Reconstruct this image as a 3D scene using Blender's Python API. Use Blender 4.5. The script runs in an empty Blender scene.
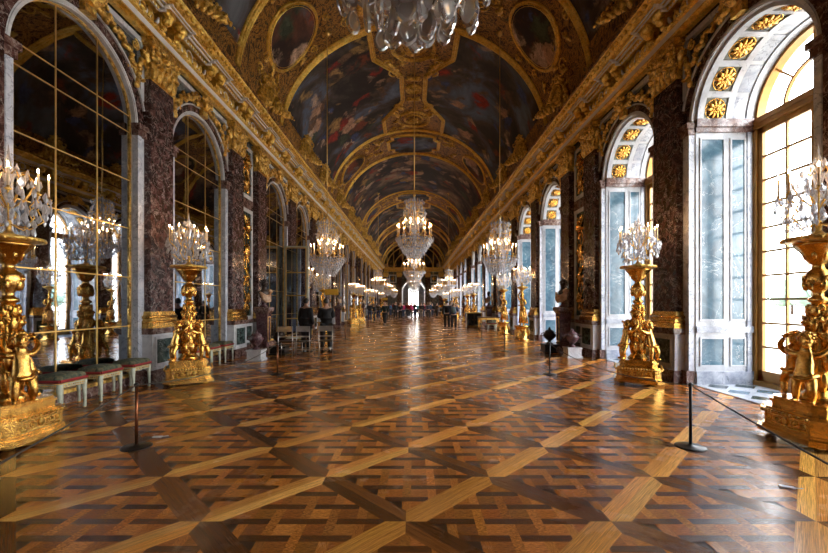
import bpy, math, random
from math import pi, sin, cos, sqrt, radians, atan2
from mathutils import Vector, Matrix, Euler
random.seed(7)
SC = bpy.context.scene
COL = SC.collection

# ------------------------------------------------------------------ layout
EYE = 1.55
FPX = 397.0
DW = 5.40            # wall planes at x = +-DW
ZS = 5.00            # springing of the arches
RA = 1.19            # arch radius
ZE0, ZE1 = 6.80, 7.65
VA, VB = 4.90, 4.20  # vault half axes
Y0, Y1 = -8.0, 66.0
ARCH = []
for k in range(-1, 5):
    for j in range(3):
        c = 2.9 + 12.55*k + 3.55*j
        if -8 < c-1.3 and c+1.3 < Y1: ARCH.append(c)
ARCH.sort()
DBL = [12.725 + 12.55*k for k in range(-1, 5) if -8 < 12.725+12.55*k < Y1-1]   # centres of the wide piers
SGL = [a + 1.775 for a in ARCH if any(abs(b-a-3.55) < .01 for b in ARCH)]

# ------------------------------------------------------------------ mesh builder
class MB:
    def __init__(s):
        s.v = []; s.f = []; s.m = []; s.s = []
    def add(s, vs, fs, mat=0, smooth=False):
        o = len(s.v); s.v.extend([tuple(p) for p in vs])
        for f in fs:
            s.f.append([i+o for i in f]); s.m.append(mat); s.s.append(smooth)
    def quad(s, a, b, c, d, mat=0): s.add([a, b, c, d], [(0, 1, 2, 3)], mat)
    def box(s, x0, x1, y0, y1, z0, z1, mat=0):
        if x0 > x1: x0, x1 = x1, x0
        if y0 > y1: y0, y1 = y1, y0
        if z0 > z1: z0, z1 = z1, z0
        vs = [(x0,y0,z0),(x1,y0,z0),(x1,y1,z0),(x0,y1,z0),(x0,y0,z1),(x1,y0,z1),(x1,y1,z1),(x0,y1,z1)]
        s.add(vs, [(3,2,1,0),(4,5,6,7),(0,1,5,4),(1,2,6,5),(2,3,7,6),(3,0,4,7)], mat)
    def frame(s, x0, x1, z0, z1, w, y0, y1, mat=0):       # rectangular border in the xz plane
        s.box(x0, x1, y0, y1, z0, z0+w, mat); s.box(x0, x1, y0, y1, z1-w, z1, mat)
        s.box(x0, x0+w, y0, y1, z0+w, z1-w, mat); s.box(x1-w, x1, y0, y1, z0+w, z1-w, mat)
    def lathe(s, prof, n=20, c=(0,0,0), mat=0, smooth=True, lobes=0, la=0.0, a0=0.0):
        vs = []; fs = []
        for (r, z) in prof:
            for i in range(n):
                a = 2*pi*i/n + a0
                rr = r*(1 + la*cos(lobes*a)) if lobes else r
                vs.append((c[0]+rr*cos(a), c[1]+rr*sin(a), c[2]+z))
        m = len(prof)
        for j in range(m-1):
            for i in range(n):
                k = (i+1) % n
                fs.append((j*n+i, j*n+k, (j+1)*n+k, (j+1)*n+i))
        fs.append(tuple(reversed(range(n)))); fs.append(tuple(range((m-1)*n, m*n)))
        s.add(vs, fs, mat, smooth)
    def tube(s, pts, r, n=8, mat=0, smooth=True, flat=1.0, cap=True):
        pts = [Vector(p) for p in pts]
        m = len(pts)
        rs = r if isinstance(r, (list, tuple)) else [r]*m
        vs = []; fs = []; up = None
        for i, p in enumerate(pts):
            t = (pts[min(i+1, m-1)] - pts[max(i-1, 0)])
            if t.length < 1e-9: t = Vector((0,0,1))
            t.normalize()
            if up is None:
                up = Vector((0,0,1)) if abs(t.z) < .9 else Vector((0,1,0))
            a = t.cross(up)
            if a.length < 1e-5: a = t.cross(Vector((1,0,0)))
            a.normalize(); b = a.cross(t).normalized(); up = b
            for k in range(n):
                q = 2*pi*k/n
                vs.append(p + a*(rs[i]*cos(q)) + b*(rs[i]*flat*sin(q)))
        for j in range(m-1):
            for i in range(n):
                k = (i+1) % n
                fs.append((j*n+i, j*n+k, (j+1)*n+k, (j+1)*n+i))
        if cap:
            fs.append(tuple(reversed(range(n)))); fs.append(tuple(range((m-1)*n, m*n)))
        s.add(vs, fs, mat, smooth)
    def ell(s, c, r, rot=None, n=8, m=5, mat=0, smooth=True):
        if not isinstance(r, (tuple, list)): r = (r, r, r)
        M = rot.to_matrix() if isinstance(rot, Euler) else rot
        c = Vector(c); vs = []; fs = []
        def P(a, b, d):
            q = Vector((a*r[0], b*r[1], d*r[2]))
            return c + (M @ q if M is not None else q)
        vs.append(P(0,0,1))
        for j in range(1, m):
            t = pi*j/m
            for i in range(n):
                a = 2*pi*i/n
                vs.append(P(sin(t)*cos(a), sin(t)*sin(a), cos(t)))
        vs.append(P(0,0,-1))
        for i in range(n): fs.append((0, 1+i, 1+(i+1) % n))
        for j in range(m-2):
            for i in range(n):
                k = (i+1) % n; o = 1+j*n
                fs.append((o+i, o+n+i, o+n+k, o+k))
        o = 1+(m-2)*n
        for i in range(n): fs.append((o+i, len(vs)-1, o+(i+1) % n))
        s.add(vs, fs, mat, smooth)
    def prism(s, poly, y0, y1, mat=0):                     # poly in xz, extruded in y
        n = len(poly)
        vs = [(x, y0, z) for x, z in poly] + [(x, y1, z) for x, z in poly]
        fs = [tuple(range(n)), tuple(reversed(range(n, 2*n)))]
        for i in range(n):
            k = (i+1) % n; fs.append((i, i+n, k+n, k))
        s.add(vs, fs, mat)
    def arc(s, r0, r1, a0, a1, y0, y1, cz=0, cx=0, n=28, mat=0):   # ring sector in xz, thick in y
        for i in range(n):
            p = a0+(a1-a0)*i/n; q = a0+(a1-a0)*(i+1)/n
            A = [(cx+r*cos(t), cz+r*sin(t)) for r, t in ((r0,p),(r1,p),(r1,q),(r0,q))]
            vs = [(x, y0, z) for x, z in A]+[(x, y1, z) for x, z in A]
            fs = [(0,1,2,3),(7,6,5,4),(1,5,6,2),(3,7,4,0)]
            if i == 0: fs.append((0,4,5,1))
            if i == n-1: fs.append((2,6,7,3))
            s.add(vs, fs, mat)
    def sweep(s, pts, nrm, prof, mat=0, closed=False, smooth=False):
        # prof: (across, out) pairs; nrm gives the 'out' direction at each point
        m = len(pts); pts = [Vector(p) for p in pts]; vs = []; fs = []; n = len(prof)
        for i in range(m):
            a = pts[(i-1) % m] if (closed or i > 0) else pts[i]
            b = pts[(i+1) % m] if (closed or i < m-1) else pts[i]
            t = (b-a).normalized(); N = Vector(nrm[i]).normalized(); A = t.cross(N).normalized()
            for (u, w) in prof: vs.append(pts[i]+A*u+N*w)
        for i in range(m if closed else m-1):
            j = (i+1) % m
            for k in range(n-1):
                fs.append((i*n+k, i*n+k+1, j*n+k+1, j*n+k))
        if not closed:
            fs.append(tuple(range(n))); fs.append(tuple(reversed(range((m-1)*n, m*n))))
        s.add(vs, fs, mat, smooth)
    def merge(s, o, M=None, mat=None):
        b = len(s.v)
        s.v.extend([tuple(M @ Vector(p)) for p in o.v] if M is not None else o.v)
        for f, mm, sm in zip(o.f, o.m, o.s):
            s.f.append([i+b for i in f]); s.m.append(mm if mat is None else mat); s.s.append(sm)
    def mesh(s, name, mats):
        me = bpy.data.meshes.new(name)
        me.from_pydata(s.v, [], s.f); me.update()
        if not isinstance(mats, (list, tuple)): mats = [mats]
        for m in mats: me.materials.append(m)
        me.polygons.foreach_set('material_index', s.m)
        me.polygons.foreach_set('use_smooth', s.s)
        return me
    def build(s, name, mats, parent=None, **kw):
        return link(name, s.mesh(name, mats), parent, **kw)

def link(name, me, parent=None, loc=None, rot=None, label=None, cat=None, group=None, kind=None):
    o = bpy.data.objects.new(name, me); COL.objects.link(o)
    if parent is not None: o.parent = parent
    if loc is not None: o.location = loc
    if rot is not None: o.rotation_euler = rot
    tag(o, label, cat, group, kind)
    return o
def tag(o, label=None, cat=None, group=None, kind=None):
    if label: o['label'] = label
    if cat: o['category'] = cat
    if group: o['group'] = group
    if kind: o['kind'] = kind
    return o
def empty(name, loc=(0,0,0), rz=0.0, **kw):
    o = link(name, None, None, loc, (0,0,rz)); o.empty_display_size = .2
    tag(o, **kw); return o
def dup(root, loc, rz=None, label=None, group=None, name=None):
    r = root.copy(); COL.objects.link(r); r.location = loc
    if rz is not None: r.rotation_euler = (0, 0, rz)
    if label: r['label'] = label
    if group: r['group'] = group
    for ch in root.children:
        c = ch.copy(); COL.objects.link(c); c.parent = r
        for g in ch.children:
            d = g.copy(); COL.objects.link(d); d.parent = c
    return r
ORD = ['nearest','second','third','fourth','fifth','sixth','seventh','eighth','ninth','tenth','eleventh','twelfth','thirteenth','fourteenth','fifteenth','sixteenth','seventeenth','eighteenth','nineteenth','twentieth']
def side_rot(s): return pi/2 if s < 0 else -pi/2      # local -Y faces into the hall

# ------------------------------------------------------------------ materials
class NT:
    def __init__(s, name):
        s.m = bpy.data.materials.new(name); s.m.use_nodes = True
        s.t = s.m.node_tree; s.n = s.t.nodes
        s.b = s.n['Principled BSDF']; s.out = s.n['Material Output']
    def new(s, typ, **kw):
        nd = s.n.new('ShaderNode'+typ)
        for k, v in kw.items():
            if k in nd.inputs: nd.inputs[k].default_value = v
            else: setattr(nd, k, v)
        return nd
    def l(s, a, b): s.t.links.new(a, b)
    def co(s, scale=(1,1,1), which='Object', rot=(0,0,0)):
        tc = s.new('TexCoord'); mp = s.new('Mapping')
        mp.inputs['Scale'].default_value = scale; mp.inputs['Rotation'].default_value = rot
        s.l(tc.outputs[which], mp.inputs['Vector']); return mp.outputs['Vector']
    def ramp(s, fac, stops, interp='LINEAR'):
        r = s.new('ValToRGB'); cr = r.color_ramp; cr.interpolation = interp
        while len(cr.elements) < len(stops): cr.elements.new(.5)
        for e, (p, c) in zip(cr.elements, stops):
            e.position = p; e.color = (*c, 1) if len(c) == 3 else c
        s.l(fac, r.inputs['Fac']); return r.outputs['Color']
    def noise(s, vec, scale, detail=4, rough=.6, dist=0.0):
        n = s.new('TexNoise'); n.inputs['Scale'].default_value = scale; n.inputs['Detail'].default_value = detail
        n.inputs['Roughness'].default_value = rough; n.inputs['Distortion'].default_value = dist
        s.l(vec, n.inputs['Vector']); return n.outputs['Fac']
    def mix(s, fac, a, b, mode='MIX'):
        m = s.new('Mix'); m.data_type = 'RGBA'; m.blend_type = mode
        for sock, v in ((m.inputs[0], fac), (m.inputs[6], a), (m.inputs[7], b)):
            if hasattr(v, 'node'): s.l(v, sock)
            elif isinstance(v, (int, float)): sock.default_value = v
            else: sock.default_value = (*v, 1)
        return m.outputs[2]
    def math(s, op, a, b=0.0, clamp=False):
        m = s.new('Math'); m.operation = op; m.use_clamp = clamp
        for i, v in enumerate((a, b)):
            if hasattr(v, 'node'): s.l(v, m.inputs[i])
            else: m.inputs[i].default_value = v
        return m.outputs[0]
    def bump(s, h, strength=.3, dist=.02):
        b = s.new('Bump'); b.inputs['Strength'].default_value = strength; b.inputs['Distance'].default_value = dist
        s.l(h, b.inputs['Height']); s.l(b.outputs['Normal'], s.b.inputs['Normal'])
    def col(s, c):
        if hasattr(c, 'node'): s.l(c, s.b.inputs['Base Color'])
        else: s.b.inputs['Base Color'].default_value = (*c, 1)
    def set(s, **kw):
        for k, v in kw.items(): s.b.inputs[k.replace('_', ' ')].default_value = v
        return s

def plain(name, c, rough=.5, metal=0.0, vary=.15, scale=8):
    t = NT(name); v = t.co(); n = t.noise(v, scale, 3)
    d = tuple(x*(1-vary) for x in c); e = tuple(min(1, x*(1+vary)) for x in c)
    t.col(t.ramp(n, [(.3, d), (.7, e)])); t.set(Roughness=rough, Metallic=metal); return t.m
def gold_mat(name, c0, c1, rough, bump=.5, bs=22, metal=1.0, carve=0.0, cs=16, dark_spots=.5):
    t = NT(name); v = t.co(); n = t.noise(v, 5, 4)
    c = t.ramp(n, [(.3, c0), (.62, c1)])
    p = t.noise(v, 13, 6, .75, .6)      # random brown spots painted in for the contrast of shaded recesses
    c = t.mix(t.ramp(p, [(.40,(dark_spots,)*3),(.52,(0,0,0))]), c, (.11,.045,.012))
    t.col(c)
    t.set(Roughness=rough, Metallic=metal)
    h = t.noise(v, bs, 5, .7)
    if carve:
        vo = t.new('TexVoronoi'); vo.inputs['Scale'].default_value = cs; vo.feature = 'SMOOTH_F1'
        nz = t.new('TexNoise'); nz.inputs['Scale'].default_value = cs*.5; t.l(v, nz.inputs['Vector'])
        wv = t.mix(.12, v, nz.outputs['Color'], 'ADD'); t.l(wv, vo.inputs['Vector'])
        h = t.math('ADD', t.math('MULTIPLY', h, .4), t.math('MULTIPLY', vo.outputs['Distance'], -carve))
    t.bump(h, bump, .03); return t.m
def marble(name, stops, scale=2.0, dist=1.5, veins=None, rough=.16, vs=3.0, vw=.035, vfac=.8):
    t = NT(name); v = t.co()
    c = t.ramp(t.noise(v, scale, 8, .65, dist), stops)
    if veins:
        n = t.noise(v, vs, 6, .6, .9)
        d = t.math('ABSOLUTE', t.math('SUBTRACT', n, .5))
        f = t.math('MULTIPLY', t.math('SUBTRACT', 1.0, t.math('DIVIDE', d, vw), True), vfac, True)
        c = t.mix(f, c, veins)
        n2 = t.noise(v, vs*2.7, 4, .6, 1.2)
        d2 = t.math('ABSOLUTE', t.math('SUBTRACT', n2, .47))
        f2 = t.math('MULTIPLY', t.math('SUBTRACT', 1.0, t.math('DIVIDE', d2, vw*.7), True), vfac*.5, True)
        c = t.mix(f2, c, veins)
    t.col(c); t.set(Roughness=rough); return t.m

M = {}
M['gold'] = gold_mat('gilded bronze', (.66,.36,.06), (1.0,.66,.18), .28, .75, 26, .78, 1.6, 15, .6)
M['goldbr'] = gold_mat('bright gilding', (.55,.27,.04), (.95,.56,.15), .2, .22, 26, 1.0, .0, 20, .4)
M['goldold'] = gold_mat('old gilding', (.55,.28,.04), (1.0,.64,.15), .33, .8, 20, .7, 1.6, 9, .65)
M['goldc'] = gold_mat('cornice gilding', (.80,.44,.06), (1.0,.70,.17), .28, .6, 30, .72, 1.0, 18, .35)
M['bar'] = plain('gilt bar', (.75,.5,.16), .35, .8)
M['ochre'] = plain('ochre painted wood', (.34,.16,.028), .38, .25, .2, 5)
M['redm'] = marble('red brown marble', [(.3,(.014,.006,.006)),(.5,(.05,.021,.019)),(.58,(.10,.045,.038)),(.66,(.17,.10,.09)),(.74,(.03,.012,.011))], 5.5, .9, (.5,.42,.38), .14, 4.2, .014, .8)
M['redl'] = marble('mottled red marble', [(.3,(.035,.014,.012)),(.5,(.12,.055,.045)),(.6,(.26,.17,.14)),(.7,(.07,.03,.026))], 7, .9, (.55,.47,.43), .15, 6, .02, .6)
M['white'] = marble('white marble', [(.25,(.40,.41,.44)),(.5,(.66,.67,.69)),(.75,(.82,.82,.82))], 1.8, 1.2, (.16,.17,.2), .18, 1.3, .008, .6)
M['grey'] = marble('grey veined marble', [(.3,(.16,.18,.23)),(.5,(.34,.37,.44)),(.7,(.6,.62,.67))], 2.6, 1.2, (.05,.06,.09), .17, 1.9, .011, .75)
M['blue'] = marble('blue green marble', [(.3,(.03,.075,.115)),(.5,(.06,.13,.185)),(.68,(.14,.235,.30))], 1.5, 1.2, (.5,.58,.62), .14, 1.0, .005, .7)
M['lining'] = marble('bluish white marble', [(.25,(.34,.36,.41)),(.5,(.50,.52,.56)),(.75,(.62,.64,.67))], 1.8, 1.2, (.12,.14,.18), .18, 1.3, .008, .6)
M['jamb'] = marble('veined jamb marble', [(.28,(.36,.41,.52)),(.5,(.62,.66,.74)),(.7,(.86,.88,.92))], 3.0, 1.0, (.08,.10,.17), .16, 2.6, .012, .75)
M['crisp'] = plain('white moulding', (.86,.82,.76), .4, 0, .05)
M['green'] = marble('dark green marble', [(.3,(.008,.018,.018)),(.5,(.025,.05,.046)),(.7,(.08,.12,.11))], 4.0, 1.0, (.35,.42,.4), .14, 3, .010, .6)
M['porph'] = marble('purple porphyry', [(.3,(.03,.012,.016)),(.6,(.12,.05,.06))], 9, 1, (.4,.3,.3), .15, 9, .02, .5)
M['bronze'] = plain('dark bronze', (.035,.025,.02), .3, .8)
M['black'] = plain('black metal', (.012,.012,.012), .35, .4)
M['copper'] = plain('brown post metal', (.22,.075,.03), .25, .85)
M['steel'] = plain('brushed steel', (.5,.48,.45), .3, .9)
M['rope'] = plain('dark cord', (.05,.04,.03), .8)
M['wax'] = plain('candle wax', (.9,.74,.5), .5)
M['brown'] = plain('dark varnished wood', (.05,.022,.01), .3)
M['cream'] = plain('cream green paint', (.50,.53,.42), .45, 0, .2)
M['olive'] = marble('olive grey marble', [(.3,(.06,.065,.05)),(.5,(.14,.15,.12)),(.7,(.26,.27,.23))], 4, 1, None, .2)
M['wall'] = marble('wall marble', [(.25,(.03,.035,.035)),(.5,(.08,.085,.08)),(.75,(.2,.2,.19))], 2.4, 2.0, (.4,.4,.38), .2, 2.4, .016, .5)

def flame_mat():
    t = NT('candle flame'); t.set(Roughness=.5); t.b.inputs['Base Color'].default_value = (1,.6,.2,1)
    t.b.inputs['Emission Color'].default_value = (1,.55,.23,1); t.b.inputs['Emission Strength'].default_value = 170
    return t.m
M['flame'] = flame_mat()

def mirror_mat():
    t = NT('old mirror glass'); v = t.co()
    t.col(t.ramp(t.noise(v, 1.3, 5, .7), [(.3,(.28,.31,.36)),(.7,(.54,.59,.67))]))
    t.set(Metallic=1.0, Roughness=.018)
    t.bump(t.noise(v, .9, 2), .06, .03); return t.m
M['mirror'] = mirror_mat()
def glass_mat(name, r=.0, tint=(.97,.98,1.0), ior=1.5):
    t = NT(name); t.set(Roughness=r, IOR=ior); t.b.inputs['Transmission Weight'].default_value = 1
    t.b.inputs['Base Color'].default_value = (*tint, 1); t.b.inputs['Transmission Weight'].default_value = .74; return t.m
M['crystal'] = glass_mat('cut crystal', .0, (.97,.98,1), 1.52)
def crystal_far():
    t = NT('sparkling crystal')
    gl = t.new('BsdfGlossy'); gl.inputs['Roughness'].default_value = .06; gl.inputs['Color'].default_value = (.92,.95,1,1)
    tr = t.new('BsdfTransparent'); tr.inputs['Color'].default_value = (.9,.92,.96,1)
    rf = t.new('BsdfTranslucent'); rf.inputs['Color'].default_value = (.96,.97,1,1)
    df = t.new('BsdfDiffuse'); df.inputs['Color'].default_value = (.95,.96,1,1)
    m1 = t.new('MixShader'); m1.inputs[0].default_value = .5; t.l(rf.outputs[0], m1.inputs[1]); t.l(df.outputs[0], m1.inputs[2])
    m2 = t.new('MixShader'); m2.inputs[0].default_value = .42; t.l(m1.outputs[0], m2.inputs[1]); t.l(gl.outputs[0], m2.inputs[2])
    lw = t.new('LayerWeight'); lw.inputs['Blend'].default_value = .45
    f = t.math('ADD', t.math('MULTIPLY', lw.outputs['Facing'], .5), .48, True)
    m3 = t.new('MixShader'); t.l(f, m3.inputs[0]); t.l(tr.outputs[0], m3.inputs[1]); t.l(m2.outputs[0], m3.inputs[2])
    t.l(m3.outputs[0], t.out.inputs['Surface']); return t.m
M['crystalf'] = crystal_far()
def pane_mat():
    t = NT('window glass'); tr = t.new('BsdfTransparent'); gl = t.new('BsdfGlossy'); gl.inputs['Roughness'].default_value = .03
    tr.inputs['Color'].default_value = (.95,.97,.98,1)
    mx = t.new('MixShader'); mx.inputs[0].default_value = .06
    t.l(tr.outputs[0], mx.inputs[1]); t.l(gl.outputs[0], mx.inputs[2])
    t.l(mx.outputs[0], t.out.inputs['Surface']); return t.m
M['pane'] = pane_mat()

def painting_mat(name, seed, dark, mid, sky, warm=(.25,.1,.05), fig=.56):
    t = NT(name); v = t.co((1,1,1)); 
    mp = t.new('Mapping'); mp.inputs['Location'].default_value = (seed*3.1, seed*1.7, seed*.9); t.l(v, mp.inputs['Vector']); v = mp.outputs['Vector']
    base = t.ramp(t.noise(v, .42, 7, .62, .5), [(.34, dark), (.46, tuple(x*1.8 for x in dark)), (.53, mid), (.60, sky), (.72, tuple(min(1, x*1.9) for x in sky))])
    # figures: distorted cells in many colours
    nz = t.new('TexNoise'); nz.inputs['Scale'].default_value = 2.0; nz.inputs['Detail'].default_value = 6; nz.inputs['Roughness'].default_value = .65; t.l(v, nz.inputs['Vector'])
    wv = t.mix(1.0, v, nz.outputs['Color'], 'ADD')
    vo = t.new('TexVoronoi'); vo.inputs['Scale'].default_value = 1.1; vo.feature = 'F1'; t.l(wv, vo.inputs['Vector'])
    sep = t.new('SeparateColor'); t.l(vo.outputs['Color'], sep.inputs[0])
    fc = t.ramp(sep.outputs[0], [(0,(.2,.11,.06)),(.16,(.62,.36,.22)),(.3,(.42,.035,.02)),(.42,(.07,.1,.24)),(.55,(.5,.3,.1)),(.66,(.07,.09,.05)),(.76,(.7,.48,.33)),(.88,(.3,.07,.03)),(1,(.2,.22,.34))], 'CONSTANT')
    sh = t.ramp(t.noise(wv, 4.5, 5, .65, 1.0), [(.3,(.15,.15,.15)),(.62,(1,1,1))])
    fc = t.mix(1.0, fc, sh, 'MULTIPLY')
    mask = t.ramp(t.noise(v, .75, 3, .5, .8), [(fig-.08,(0,0,0)),(fig+.0,(1,1,1))])
    m2 = t.ramp(vo.outputs['Distance'], [(.42,(1,1,1)),(.62,(0,0,0))])
    mk = t.math('MULTIPLY', mask, m2)
    c = t.mix(mk, base, fc)
    t.col(c); t.set(Roughness=.62); t.b.inputs['Specular IOR Level'].default_value = .25
    return t.m
M['paintA'] = painting_mat('vault painting stormy', 1, (.016,.012,.011), (.07,.052,.042), (.10,.13,.19))
M['paintB'] = painting_mat('vault painting dark', 4, (.012,.007,.005), (.07,.045,.03), (.12,.13,.15))
M['paintC'] = painting_mat('vault painting sunset', 7, (.016,.011,.013), (.09,.06,.05), (.22,.15,.10))
M['paintR'] = painting_mat('medallion painting red', 9, (.016,.008,.006), (.12,.04,.02), (.14,.13,.13), fig=.42)
def stucco_mat():
    t = NT('painted vault ornament'); v = t.co()
    c = t.ramp(t.noise(v, 2.4, 7, .72, 2.6), [(.34,(.012,.006,.003)),(.45,(.12,.045,.010)),(.51,(.75,.37,.07)),(.56,(.16,.06,.014)),(.62,(.045,.055,.022)),(.70,(.75,.38,.08))])
    t.col(c); t.set(Roughness=.45, Metallic=.35)
    t.bump(t.noise(v, 5, 7, .75, 2.0), 1.0, .10); return t.m
M['stucco'] = stucco_mat()

def floor_mat():
    t = NT('oiled oak parquet'); uv = t.new('UVMap'); uv.uv_map = 'plank'
    mp = t.new('Mapping'); mp.inputs['Scale'].default_value = (1.6, 26, 1); t.l(uv.outputs[0], mp.inputs['Vector'])
    g = t.noise(mp.outputs[0], 1.0, 6, .68, 1.6)
    mp2 = t.new('Mapping'); mp2.inputs['Scale'].default_value = (4, 60, 1); t.l(uv.outputs[0], mp2.inputs['Vector'])
    g2 = t.noise(mp2.outputs[0], 1.0, 4, .7, .6)
    at = t.new('Attribute'); at.attribute_name = 'plank_colour_sheen'
    k = t.ramp(g, [(.36,(.22,.16,.12)),(.46,(.85,.8,.76)),(.56,(1.15,1.15,1.12)),(.66,(1.75,1.75,1.65))])
    k2 = t.ramp(g2, [(.40,(.25,.18,.14)),(.5,(1,1,1))])
    c = t.mix(1.0, at.outputs['Color'], k, 'MULTIPLY'); c = t.mix(.75, c, k2, 'MULTIPLY')
    t.col(c)
    v = t.co(); w = t.noise(v, 1.1, 4, .6)
    r = t.ramp(w, [(.3,(.15,.15,.15)),(.7,(.28,.28,.28))]); sr = t.math('ADD', r, t.math('MULTIPLY', g, .06))
    t.l(sr, t.b.inputs['Roughness'])
    t.b.inputs['Specular IOR Level'].default_value = .3
    t.b.inputs['Coat Weight'].default_value = .2; t.b.inputs['Coat Roughness'].default_value = .16
    h = t.math('ADD', t.math('MULTIPLY', g2, .35), t.math('MULTIPLY', t.noise(v, 2.4, 3), 1.2))
    t.bump(h, .25, .012); return t.m
M['floor'] = floor_mat()
# ------------------------------------------------------------------ floor: oak panels laid at 45 degrees
def clip(poly, a, b, c):            # keep a*x+b*y<=c
    out = []
    for i in range(len(poly)):
        p, q = poly[i], poly[(i+1) % len(poly)]
        dp = a*p[0]+b*p[1]-c; dq = a*q[0]+b*q[1]-c
        if dp <= 0: out.append(p)
        if (dp < 0 < dq) or (dq < 0 < dp):
            t = dp/(dp-dq); out.append((p[0]+(q[0]-p[0])*t, p[1]+(q[1]-p[1])*t))
    return out
def make_floor():
    R = random.Random(3)
    CELL = 1.035; FW = .105; S2 = sqrt(.5)
    ox, oy = -.055, 2.83
    vs = []; fs = []; cols = []; uvs = []
    def put(poly, c, d, j=.3):
        if len(poly) < 3: return
        o = len(vs); b = 1+R.uniform(-j, j); cc = (c[0]*b, c[1]*b*R.uniform(.93, 1.05), c[2]*b*R.uniform(.85, 1.1), 1)
        ru, rv = R.uniform(0, 40), R.uniform(0, 40)
        for p in poly:
            vs.append((p[0], p[1], 0)); cols.append(cc)
            uvs.append((p[0]*d[0]+p[1]*d[1]+ru, -p[0]*d[1]+p[1]*d[0]+rv))
        fs.append(tuple(range(o, len(vs))))
    LIGHT = (.92,.47,.11); LIGHT2 = (.76,.33,.065)  # plank tones: wood colour with part of the sheen painted in
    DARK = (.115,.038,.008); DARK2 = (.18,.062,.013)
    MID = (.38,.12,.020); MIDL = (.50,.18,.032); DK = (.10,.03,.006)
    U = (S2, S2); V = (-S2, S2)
    h = CELL/2; q = h-FW
    lim = [(1,0,5.42),(-1,0,5.42),(0,1,Y1),(0,-1,-Y0)]
    n = 75
    for i in range(-n, n):
        for j in range(-n, n):
            cu = (i+.5)*CELL; cv = (j+.5)*CELL
            cx = ox+cu*U[0]+cv*V[0]; cy = oy+cu*U[1]+cv*V[1]
            if abs(cx) > 5.42+.75 or cy < Y0-.75 or cy > Y1+.75: continue
            edge = abs(cx) > 5.42-.75 or cy < Y0+.75 or cy > Y1-.75
            def W(poly):
                p = [(cx+a*U[0]+b*V[0], cy+a*U[1]+b*V[1]) for a, b in poly]
                if edge:
                    for l in lim:
                        p = clip(p, *l)
                        if len(p) < 3: return []
                return p
            far = cy > 30
            # frame rails, mitred: light along u, dark along v, sheen partly painted in
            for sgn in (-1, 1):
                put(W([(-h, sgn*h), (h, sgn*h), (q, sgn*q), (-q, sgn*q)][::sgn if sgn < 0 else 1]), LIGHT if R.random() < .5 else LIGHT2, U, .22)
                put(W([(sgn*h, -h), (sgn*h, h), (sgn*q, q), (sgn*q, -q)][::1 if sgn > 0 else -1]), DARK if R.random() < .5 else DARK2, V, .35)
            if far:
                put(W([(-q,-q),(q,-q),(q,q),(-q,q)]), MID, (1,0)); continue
            # woven field, axis-aligned; local world-aligned coords (a,b)
            P = .205; w = .070
            D = q*sqrt(2)
            def F(x0, x1, y0, y1, c, d, jj=.3):
                p = [(x0,y0),(x1,y0),(x1,y1),(x0,y1)]
                for a, b in ((1,1),(1,-1),(-1,1),(-1,-1)):
                    p = clip(p, a, b, D)
                    if len(p) < 3: return
                p = [(cx+x, cy+y) for x, y in p]
                if edge:
                    for l in lim:
                        p = clip(p, *l)
                        if len(p) < 3: return
                put(p, c, d, jj)
            for a in range(-4, 4):
                for b in range(-4, 4):
                    x = a*P; y = b*P
                    if abs(x)+abs(y) > D+P: continue
                    up = (a+b) % 2 == 0
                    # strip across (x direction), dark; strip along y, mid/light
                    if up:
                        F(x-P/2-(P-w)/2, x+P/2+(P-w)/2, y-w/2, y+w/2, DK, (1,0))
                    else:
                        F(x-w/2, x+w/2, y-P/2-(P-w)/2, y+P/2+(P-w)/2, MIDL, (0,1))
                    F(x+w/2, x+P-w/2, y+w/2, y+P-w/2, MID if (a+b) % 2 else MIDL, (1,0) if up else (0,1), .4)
    me = bpy.data.meshes.new('floor'); me.from_pydata(vs, [], fs)
    ul = me.uv_layers.new(name='plank'); ca = me.color_attributes.new('plank_colour_sheen', 'FLOAT_COLOR', 'CORNER')
    vi = [0]*len(me.loops); me.loops.foreach_get('vertex_index', vi)
    fu = []; fc = []
    for k in vi: fu.extend(uvs[k]); fc.extend(cols[k])
    ul.data.foreach_set('uv', fu); ca.data.foreach_set('color', fc)
    me.materials.append(M['floor']); me.update()
    # all faces up
    import bmesh
    bm = bmesh.new(); bm.from_mesh(me)
    for f in bm.faces:
        if f.normal.z < 0: f.normal_flip()
    bm.to_mesh(me); bm.free()
    o = link('floor', me, kind='structure')
    b = MB(); b.box(-5.6, 5.6, Y0-.1, Y1+.1, -.3, -.004, 0); b.build('subfloor', M['brown'], o)
make_floor()

# ------------------------------------------------------------------ ornament kit (local frame: x across, z up, -y towards the viewer)
def E(x=0, y=0, z=0): return Euler((x, y, z))
def leafy(mb, c, L, W, ang, T=.05, mat=0, n=8, m=5):
    # acanthus leaf: centre lobe and side lobes, growing from c in direction ang (xz plane)
    dx, dz = sin(ang), cos(ang)
    mb.ell((c[0]+dx*L*.5, c[1]-T*.6, c[2]+dz*L*.5), (W*.34, T, L*.55), E(.12, ang, 0), n, m, mat)
    for s in (-1, 1):
        for k, f in ((.3, .8), (.58, .62)):
            a = ang+s*.75
            px = c[0]+dx*L*f*.75; pz = c[2]+dz*L*f*.75
            mb.ell((px+sin(a)*W*.3, c[1]-T*.4, pz+cos(a)*W*.3), (W*.15, T*.8, W*.36), E(0, a, 0), 6, 4, mat)
def scroll(mb, c, R0, turns=1.4, start=0.0, hand=1, r=.03, mat=0, y=0.0, n=18, seg=6):
    pts = []; rs = []
    for i in range(n+1):
        t = i/n; a = start+hand*turns*2*pi*t; rr = R0*(1-t*.82)
        pts.append((c[0]+rr*cos(a), c[1]-y-.3*r*t, c[2]+rr*sin(a))); rs.append(r*(1-.45*t))
    mb.tube(pts, rs, seg, mat); mb.ell(pts[-1], r*1.5, None, 6, 4, mat)
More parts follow.
